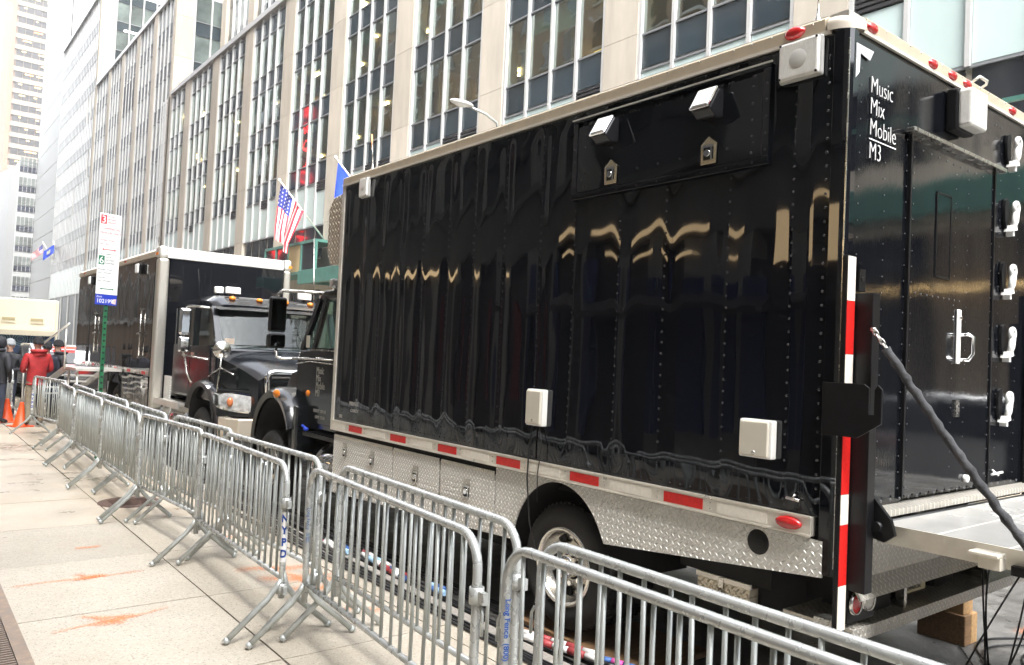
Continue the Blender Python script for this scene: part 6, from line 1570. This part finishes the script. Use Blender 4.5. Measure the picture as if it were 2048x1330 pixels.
taped = [((3.35, 3.98), (3.50, 3.40), ['w', 'r', 'w', 'r', 'w'], 'red and white taped cable joint beside the rear wheel'), ((3.47, 3.36), (3.56, 3.06), ['k', 'b', 'p', 'b'], 'blue taped cable joint nearest the camera'),
         ((3.42, 6.35), (3.38, 5.8), ['w', 'c', 'w', 'r'], 'white and pale blue taped cable joint by the toolboxes'), ((3.30, 7.0), (3.30, 6.5), ['r', 'w', 'w', 'k'], 'white taped cable joint behind the police sticker'),
         ((3.36, 6.75), (3.34, 6.45), ['b', 'b', 'c'], 'blue cable connector in the bundle by the toolboxes'), ((3.36, 5.75), (3.36, 5.5), ['r', 'w', 'b'], 'red white and blue taped cable joint behind the barricade bars'),
         ((3.40, 5.2), (3.42, 5.0), ['b', 'c'], 'bright blue cable connector halfway along the bundle')]
TAPE = {'w': M('white_tape', (.72, .72, .70), .5), 'r': M('red_tape', (.36, .05, .055), .5), 'b': M('blue_tape', (.05, .13, .36), .5), 'c': M('pale_blue_tape', (.35, .55, .75), .5), 'k': CABLE, 'p': M('pink_tape', (.65, .08, .35), .5)}
for (a, b, seq, lab) in taped:
    t = thing('cable_connector', lab, 'cable connector', (a[0], a[1], 0), 0, 'taped cable joints')
    n = len(seq)
    for rr in range(2):
        for i, ch in enumerate(seq if rr == 0 else seq[::-1]):
            f0, f1 = i / n, (i + .96) / n
            p0 = (a[0] + (b[0] - a[0]) * f0 + .05 * rr, a[1] + (b[1] - a[1]) * f0 + .07 * rr, .032); p1 = (a[0] + (b[0] - a[0]) * f1 + .05 * rr, a[1] + (b[1] - a[1]) * f1 + .07 * rr, .032)
            m_ = MB(); m_.tube([p0, p1], [.020 + .006 * (i % 2), .023], 8); m_.build('tape_wrap', TAPE[ch], t)
# boards under the wheel
for i, (x0, x1, y0, y1, z0) in enumerate(((3.62, 4.3, 3.45, 4.6, -.1), (3.66, 4.35, 3.25, 4.45, -.06))):
    m_ = MB(); m_.box(x0, x1, y0, y1, z0 + .001, z0 + .04 if i < 2 else z0 + .06)
    tag(m_.build('timber_board', WOOD, bevel=.004), ['lower timber board under the rear wheel', 'upper timber board under the rear wheel', 'timber board on the road behind the rear wheel'][i], 'board', 'boards under the truck')
# timber blocks and jack pad by the rear step
t = thing('timber_crib', 'large weathered timber block on the road under the truck step', 'timber block', (6.24, 2.55, -.1))
for k in range(2):
    m_ = MB(); m_.box(6.22 + k * .11, 6.325 + k * .11, 2.42, 2.76, -.099, .12); m_.build('beam', WOODL if k else WOOD, t, bevel=.006)
m_ = MB(); m_.box(6.24, 6.40, 2.44, 2.70, .121, .22); tag(m_.build('timber_block', WOODL, bevel=.006), 'lighter timber block laid on top of the large one', 'timber block')
m_ = MB(); m_.prism([(6.20, .221), (6.36, .221), (6.34, .25), (6.29, .27), (6.29, .33), (6.24, .33), (6.24, .27), (6.19, .25)], 'y', 2.46, 2.66); tag(m_.build('jack_pad', MATTE, bevel=.004), 'black steel jack pad resting on the timber blocks', 'jack pad')
# hanging and coiled cables on the road by the lift
for i, (xa, xb, yb, bul, zt) in enumerate(((4.45, 5.05, 1.95, .16, 1.0), (4.75, 5.60, 2.05, -.20, 1.0), (4.95, 4.95, 1.9, .34, .98), (5.15, 5.45, 1.85, -.30, .98), (5.25, 4.80, 2.0, .10, .96))):
    pts = []
    for k in range(33):
        t = k / 32; pts.append((xa + (xb - xa) * t + bul * math.sin(PI * t), 1.62 + (yb - 1.62) * t + .05 * math.sin(5 * t + i), zt + (-.088 - zt) * (t * t * (3 - 2 * t)) - .12 * math.sin(PI * t) * (1 if i % 2 else -.6)))
    pts = [(p[0], p[1], max(p[2], -.088)) for p in pts] + [(xb + .12 * q * (1 if i % 2 else -1), yb + .08 * q, -.088) for q in range(1, 6)]
    m_ = MB(); m_.tube(pts, .0055, 6); tag(m_.build('hanging_cable', CABLE), 'thin black cable hanging in a loop below the tail lift', 'cable', 'cables looping below the tail lift')
for i in range(7):
    ph = random.uniform(0, 6); pts = [(4.6 + k * .07, 1.9 + .25 * math.sin(k * .23 + ph) - .10 * i + .25, -.088 + .006 * (i % 3)) for k in range(50)]
    m_ = MB(); m_.tube(pts, .008, 6); tag(m_.build('ground_cable', CABLE), 'black cable snaking over the road behind the truck', 'cable', 'cables on the road behind the truck')

# ------------------------------------------------------------------ people by the far truck
SKIN = M('skin', (.50, .30, .22), .5); HAIR = M('dark_hair', (.02, .016, .014), .7)
def person(label, loc, rz, jacket, trousers, shoes, hat=None, hatmat=None, arms='front', hood=False, h=1.78, print_txt=None):
    t = thing('person', label, 'person', loc, rz, 'people gathered by the far truck')
    s = h / 1.78
    J = {}
    V = []; E = []; Rr = []
    def v(n, p, r): J[n] = len(V); V.append(Vector(p) * s); Rr.append((r[0] * s, r[1] * s) if isinstance(r, tuple) else (r * s, r * s))
    def e(a, b): E.append((J[a], J[b]))
    v('pelvis', (0, 0, .95), (.155, .125)); v('waist', (0, .01, 1.12), (.165, .13)); v('chest', (0, .0, 1.33), (.185, .135)); v('collar', (0, .01, 1.47), (.12, .10)); v('neck', (0, .0, 1.54), .062); v('jaw', (0, -.015, 1.60), (.066, .075)); v('skull', (0, -.005, 1.69), (.078, .095)); v('crown', (0, .0, 1.75), (.055, .065))
    for a, b in (('pelvis', 'waist'), ('waist', 'chest'), ('chest', 'collar'), ('collar', 'neck'), ('neck', 'jaw'), ('jaw', 'skull'), ('skull', 'crown')): e(a, b)
    for sx, k in ((-1, 'l'), (1, 'r')):
        v('hip' + k, (sx * .10, 0, .88), (.098, .10)); v('knee' + k, (sx * .115, -.02 if sx > 0 else .01, .50), (.066, .068)); v('ankle' + k, (sx * .12, .02, .10), (.046, .05)); v('toe' + k, (sx * .135, -.15, .045), (.042, .035))
        e('pelvis', 'hip' + k); e('hip' + k, 'knee' + k); e('knee' + k, 'ankle' + k); e('ankle' + k, 'toe' + k)
        v('shoulder' + k, (sx * .205, .01, 1.42), .078)
        if arms == 'front': el, wr, ha = (sx * .27, .02, 1.14), (sx * .14, -.22, 1.10), (sx * .07, -.29, 1.13)
        elif arms == 'pocket': el, wr, ha = (sx * .31, .06, 1.15), (sx * .22, -.06, .98), (sx * .18, -.10, .93)
        else: el, wr, ha = (sx * .26, .03, 1.14), (sx * .27, -.05, .90), (sx * .265, -.07, .82)
        v('elbow' + k, el, .058); v('wrist' + k, wr, .040); v('hand' + k, ha, (.036, .024))
        e('chest', 'shoulder' + k); e('shoulder' + k, 'elbow' + k); e('elbow' + k, 'wrist' + k); e('wrist' + k, 'hand' + k)
        # fingers and thumb
        d = (Vector(ha) - Vector(wr)).normalized(); side = Vector((1, 0, 0)) if abs(d.x) < .8 else Vector((0, 1, 0)); up_ = d.cross(side)
        for q, (off, ln) in enumerate(((-.027, .062), (-.009, .076), (.009, .071), (.027, .054))):
            p1 = Vector(ha) + side * off + d * .03; p2 = p1 + d * ln * .6 - up_ * .006; p3 = p2 + d * ln * .35 - up_ * .022
            v('f%d' % q + k, p1, .0095); v('g%d' % q + k, p2, .0088); v('h%d' % q + k, p3, .0075); e('hand' + k, 'f%d' % q + k); e('f%d' % q + k, 'g%d' % q + k); e('g%d' % q + k, 'h%d' % q + k)
        p1 = Vector(ha) - side * .03 * sx - d * .02; v('t' + k, p1, .011); v('u' + k, p1 - side * .022 * sx + d * .035, .009); e('hand' + k, 't' + k); e('t' + k, 'u' + k)
    me = bpy.data.meshes.new('body_cage'); me.from_pydata([tuple(p) for p in V], E, [])
    o = bpy.data.objects.new('body_cage', me); COL.objects.link(o)
    md = o.modifiers.new('skin', 'SKIN'); md.use_smooth_shade = True
    sk_ = me.skin_vertices[0].data
    for i, r in enumerate(Rr): sk_[i].radius = r
    sk_[0].use_root = True
    o.modifiers.new('sub', 'SUBSURF').levels = 1
    dg = bpy.context.evaluated_depsgraph_get()
    bm_ = bpy.data.meshes.new_from_object(o.evaluated_get(dg))
    bpy.data.objects.remove(o)
    body = bpy.data.objects.new('body', bm_); linkobj(body, t)
    bm_.materials.clear()
    for mt in (jacket, trousers, SKIN, shoes): bm_.materials.append(mt)
    hands = [Vector(V[J['hand' + k]]) for k in 'lr']
    for p in bm_.polygons:
        c = p.center; z = c.z / s
        p.use_smooth = True
        if z < .10 or (z < .13 and c.y < -.06): p.material_index = 3
        elif z > 1.535: p.material_index = 2
        elif min((c - q).length for q in hands) < .075 * s + (.04 if False else .03): p.material_index = 2 if arms != 'pocket' else 0
        elif z < .84 or (z < .90 and abs(c.x) < .18 * s and min((c - q).length for q in hands) > .15): p.material_index = 1
        else: p.material_index = 0
    ORG[t.name] = Vector((0, 0, 0)); ORG[body.name] = Vector((0, 0, 0))
    # face
    m_ = MB(); m_.ball((0, -.098 * s, 1.655 * s), (.014, .022, .026), 8, 6); m_.build('nose', SKIN, t, local=True)
    m_ = MB()
    for sx in (-1, 1): m_.ball((sx * .079 * s, .005, 1.655 * s), (.012, .022, .032), 8, 6)
    m_.build('ear', SKIN, t, local=True)
    m_ = MB()
    for sx in (-1, 1): m_.ball((sx * .031 * s, -.088 * s, 1.68 * s), (.012, .010, .008), 8, 5)
    m_.ball((0, -.09 * s, 1.605 * s), (.024, .008, .005), 8, 4); m_.build('eye', HAIR, t, local=True)
    if hat == 'beanie':
        m_ = MB(); m_.lathe((0, .003, 1.675 * s), 'z', [(.100, -.005), (.107, .012), (.106, .05), (.100, .055), (.094, .09), (.07, .135), (.03, .155), (0, .16)], 22); m_.v = [(p[0] * .93, p[1] * 1.08, p[2] - .10 * p[1]) for p in m_.v]; m_.build('beanie', hatmat, t, local=True)
    elif hat == 'hood':
        m_ = MB(); m_.ball((0, .03, 1.675 * s), (.125, .135, .15), 18, 12); m_.build('hood', hatmat, t, local=True)
    else:
        m_ = MB(); m_.ball((0, .018, 1.70 * s), (.088, .105, .085), 16, 10); m_.build('hair', HAIR, t, local=True)
    if hood:
        m_ = MB(); m_.grid(lambda u, v: (.15 * math.cos(2 * PI * u) * (1 - .25 * v), .05 + .11 * math.sin(2 * PI * u) * (1 - .2 * v), (1.45 + .10 * v - .02 * math.cos(2 * PI * u)) * s), 22, 4); m_.tube([(.13 * math.cos(a), .06 + .10 * math.sin(a), 1.53 * s) for a in [2 * PI * q / 20 for q in range(20)]], .035, 8, closed=True); m_.build('hood', jacket, t, local=True)
    m_ = MB(); m_.tube([(.165 * math.cos(a) * s, .01 + .13 * math.sin(a) * s, .86 * s) for a in [2 * PI * q / 24 for q in range(24)]], .022, 6, closed=True); m_.build('jacket_hem', jacket, t, local=True)
    if print_txt:
        m_ = MB(); lettering(m_, print_txt, .05, (.0, .172 * s, 1.36 * s), (-1, 0, 0), (0, 0, 1), align='CENTER', depth=.002); m_.build('lettering', M('pale_print', (.7, .55, .5), .6), t, local=True)
    return t
REDJ = M('red_jacket_cloth', (.36, .018, .02), .75, var=.25, vs=8, bump=.35, bs=22)
BLACKJ = M('black_jacket_cloth', (.016, .017, .022), .7, var=.3, vs=8, bump=.3, bs=20)
NAVYJ = M('navy_jacket_cloth', (.022, .025, .04), .7, var=.3, vs=8, bump=.3, bs=20)
JEANS = M('blue_jeans', (.028, .036, .06), .8, var=.25, vs=10); KHAKI = M('khaki_trousers', (.24, .20, .14), .8, var=.2, vs=10); SHOE = M('dark_shoes', (.03, .028, .026), .6)
BEAN = M('black_beanie', (.012, .012, .014), .9, bump=.3, bs=90); BEANG = M('grey_beanie', (.30, .32, .33), .9, bump=.3, bs=90)
person('person in a red hooded jacket, black beanie and khaki trousers seen from behind', (2.38, 18.6, 0), PI + .25, REDJ, KHAKI, SHOE, 'beanie', BEAN, 'front', True, 1.80, 'CREW' if False else None)
person('person in a black hooded jacket standing at the left edge of the group', (1.80, 19.3, 0), PI - .9, BLACKJ, JEANS, SHOE, 'hood', BLACKJ, 'pocket', True, 1.78)
person('person in a pale grey beanie facing the person in the black hood', (2.10, 20.6, 0), -.5, BLACKJ, JEANS, SHOE, 'beanie', BEANG, 'front', False, 1.72)
person('person in a dark jacket and black beanie turned to the left beside the steps', (2.98, 20.2, 0), -1.25, BLACKJ, JEANS, SHOE, 'beanie', BEAN, 'front', True, 1.74)
person('person in a navy jacket half hidden behind the red jacket', (2.72, 19.9, 0), .4 + PI, NAVYJ, JEANS, SHOE, 'beanie', BEAN, 'front', False, 1.70)
# blue plastic crate by the steps
m_ = MB(); m_.box(2.75, 3.25, 17.4, 17.75, .0, .04); m_.box(2.75, 2.78, 17.4, 17.75, .04, .3); m_.box(3.22, 3.25, 17.4, 17.75, .04, .3); m_.box(2.78, 3.22, 17.4, 17.43, .04, .3); m_.box(2.78, 3.22, 17.72, 17.75, .04, .3)
tag(m_.build('plastic_crate', M('blue_crate_plastic', (.03, .16, .50), .5), bevel=.006), 'blue plastic crate on the pavement beneath the entrance steps', 'crate')

# a parked car on the road behind the camera and two passers-by, mirrored in the truck doors
rc = copy_tree(car); rc['label'] = 'silver grey car parked on the far side of the road behind the camera'; rc.location = (11.4, 1.0, -.1); rc.rotation_euler = (0, 0, 0)
for ch in [c for b in rc.children for c in b.children if c.name.startswith('brake_lamp')]: bpy.data.objects.remove(ch)

# ------------------------------------------------------------------ rain haze: one closed box of thin air round camera and street
m_ = MB(); m_.box(-120, 140, -130, 420, -1.6, 170)
hz_m = bpy.data.materials.new('rain_haze'); n, l = nodes_of(hz_m); n.remove(n['Principled BSDF'])
pv = n.new('ShaderNodeVolumePrincipled'); pv.inputs['Color'].default_value = (.93, .95, .96, 1); pv.inputs['Density'].default_value = .0005
l.new(pv.outputs[0], n['Material Output'].inputs['Volume'])
tag(m_.build('haze', hz_m), kind='stuff')
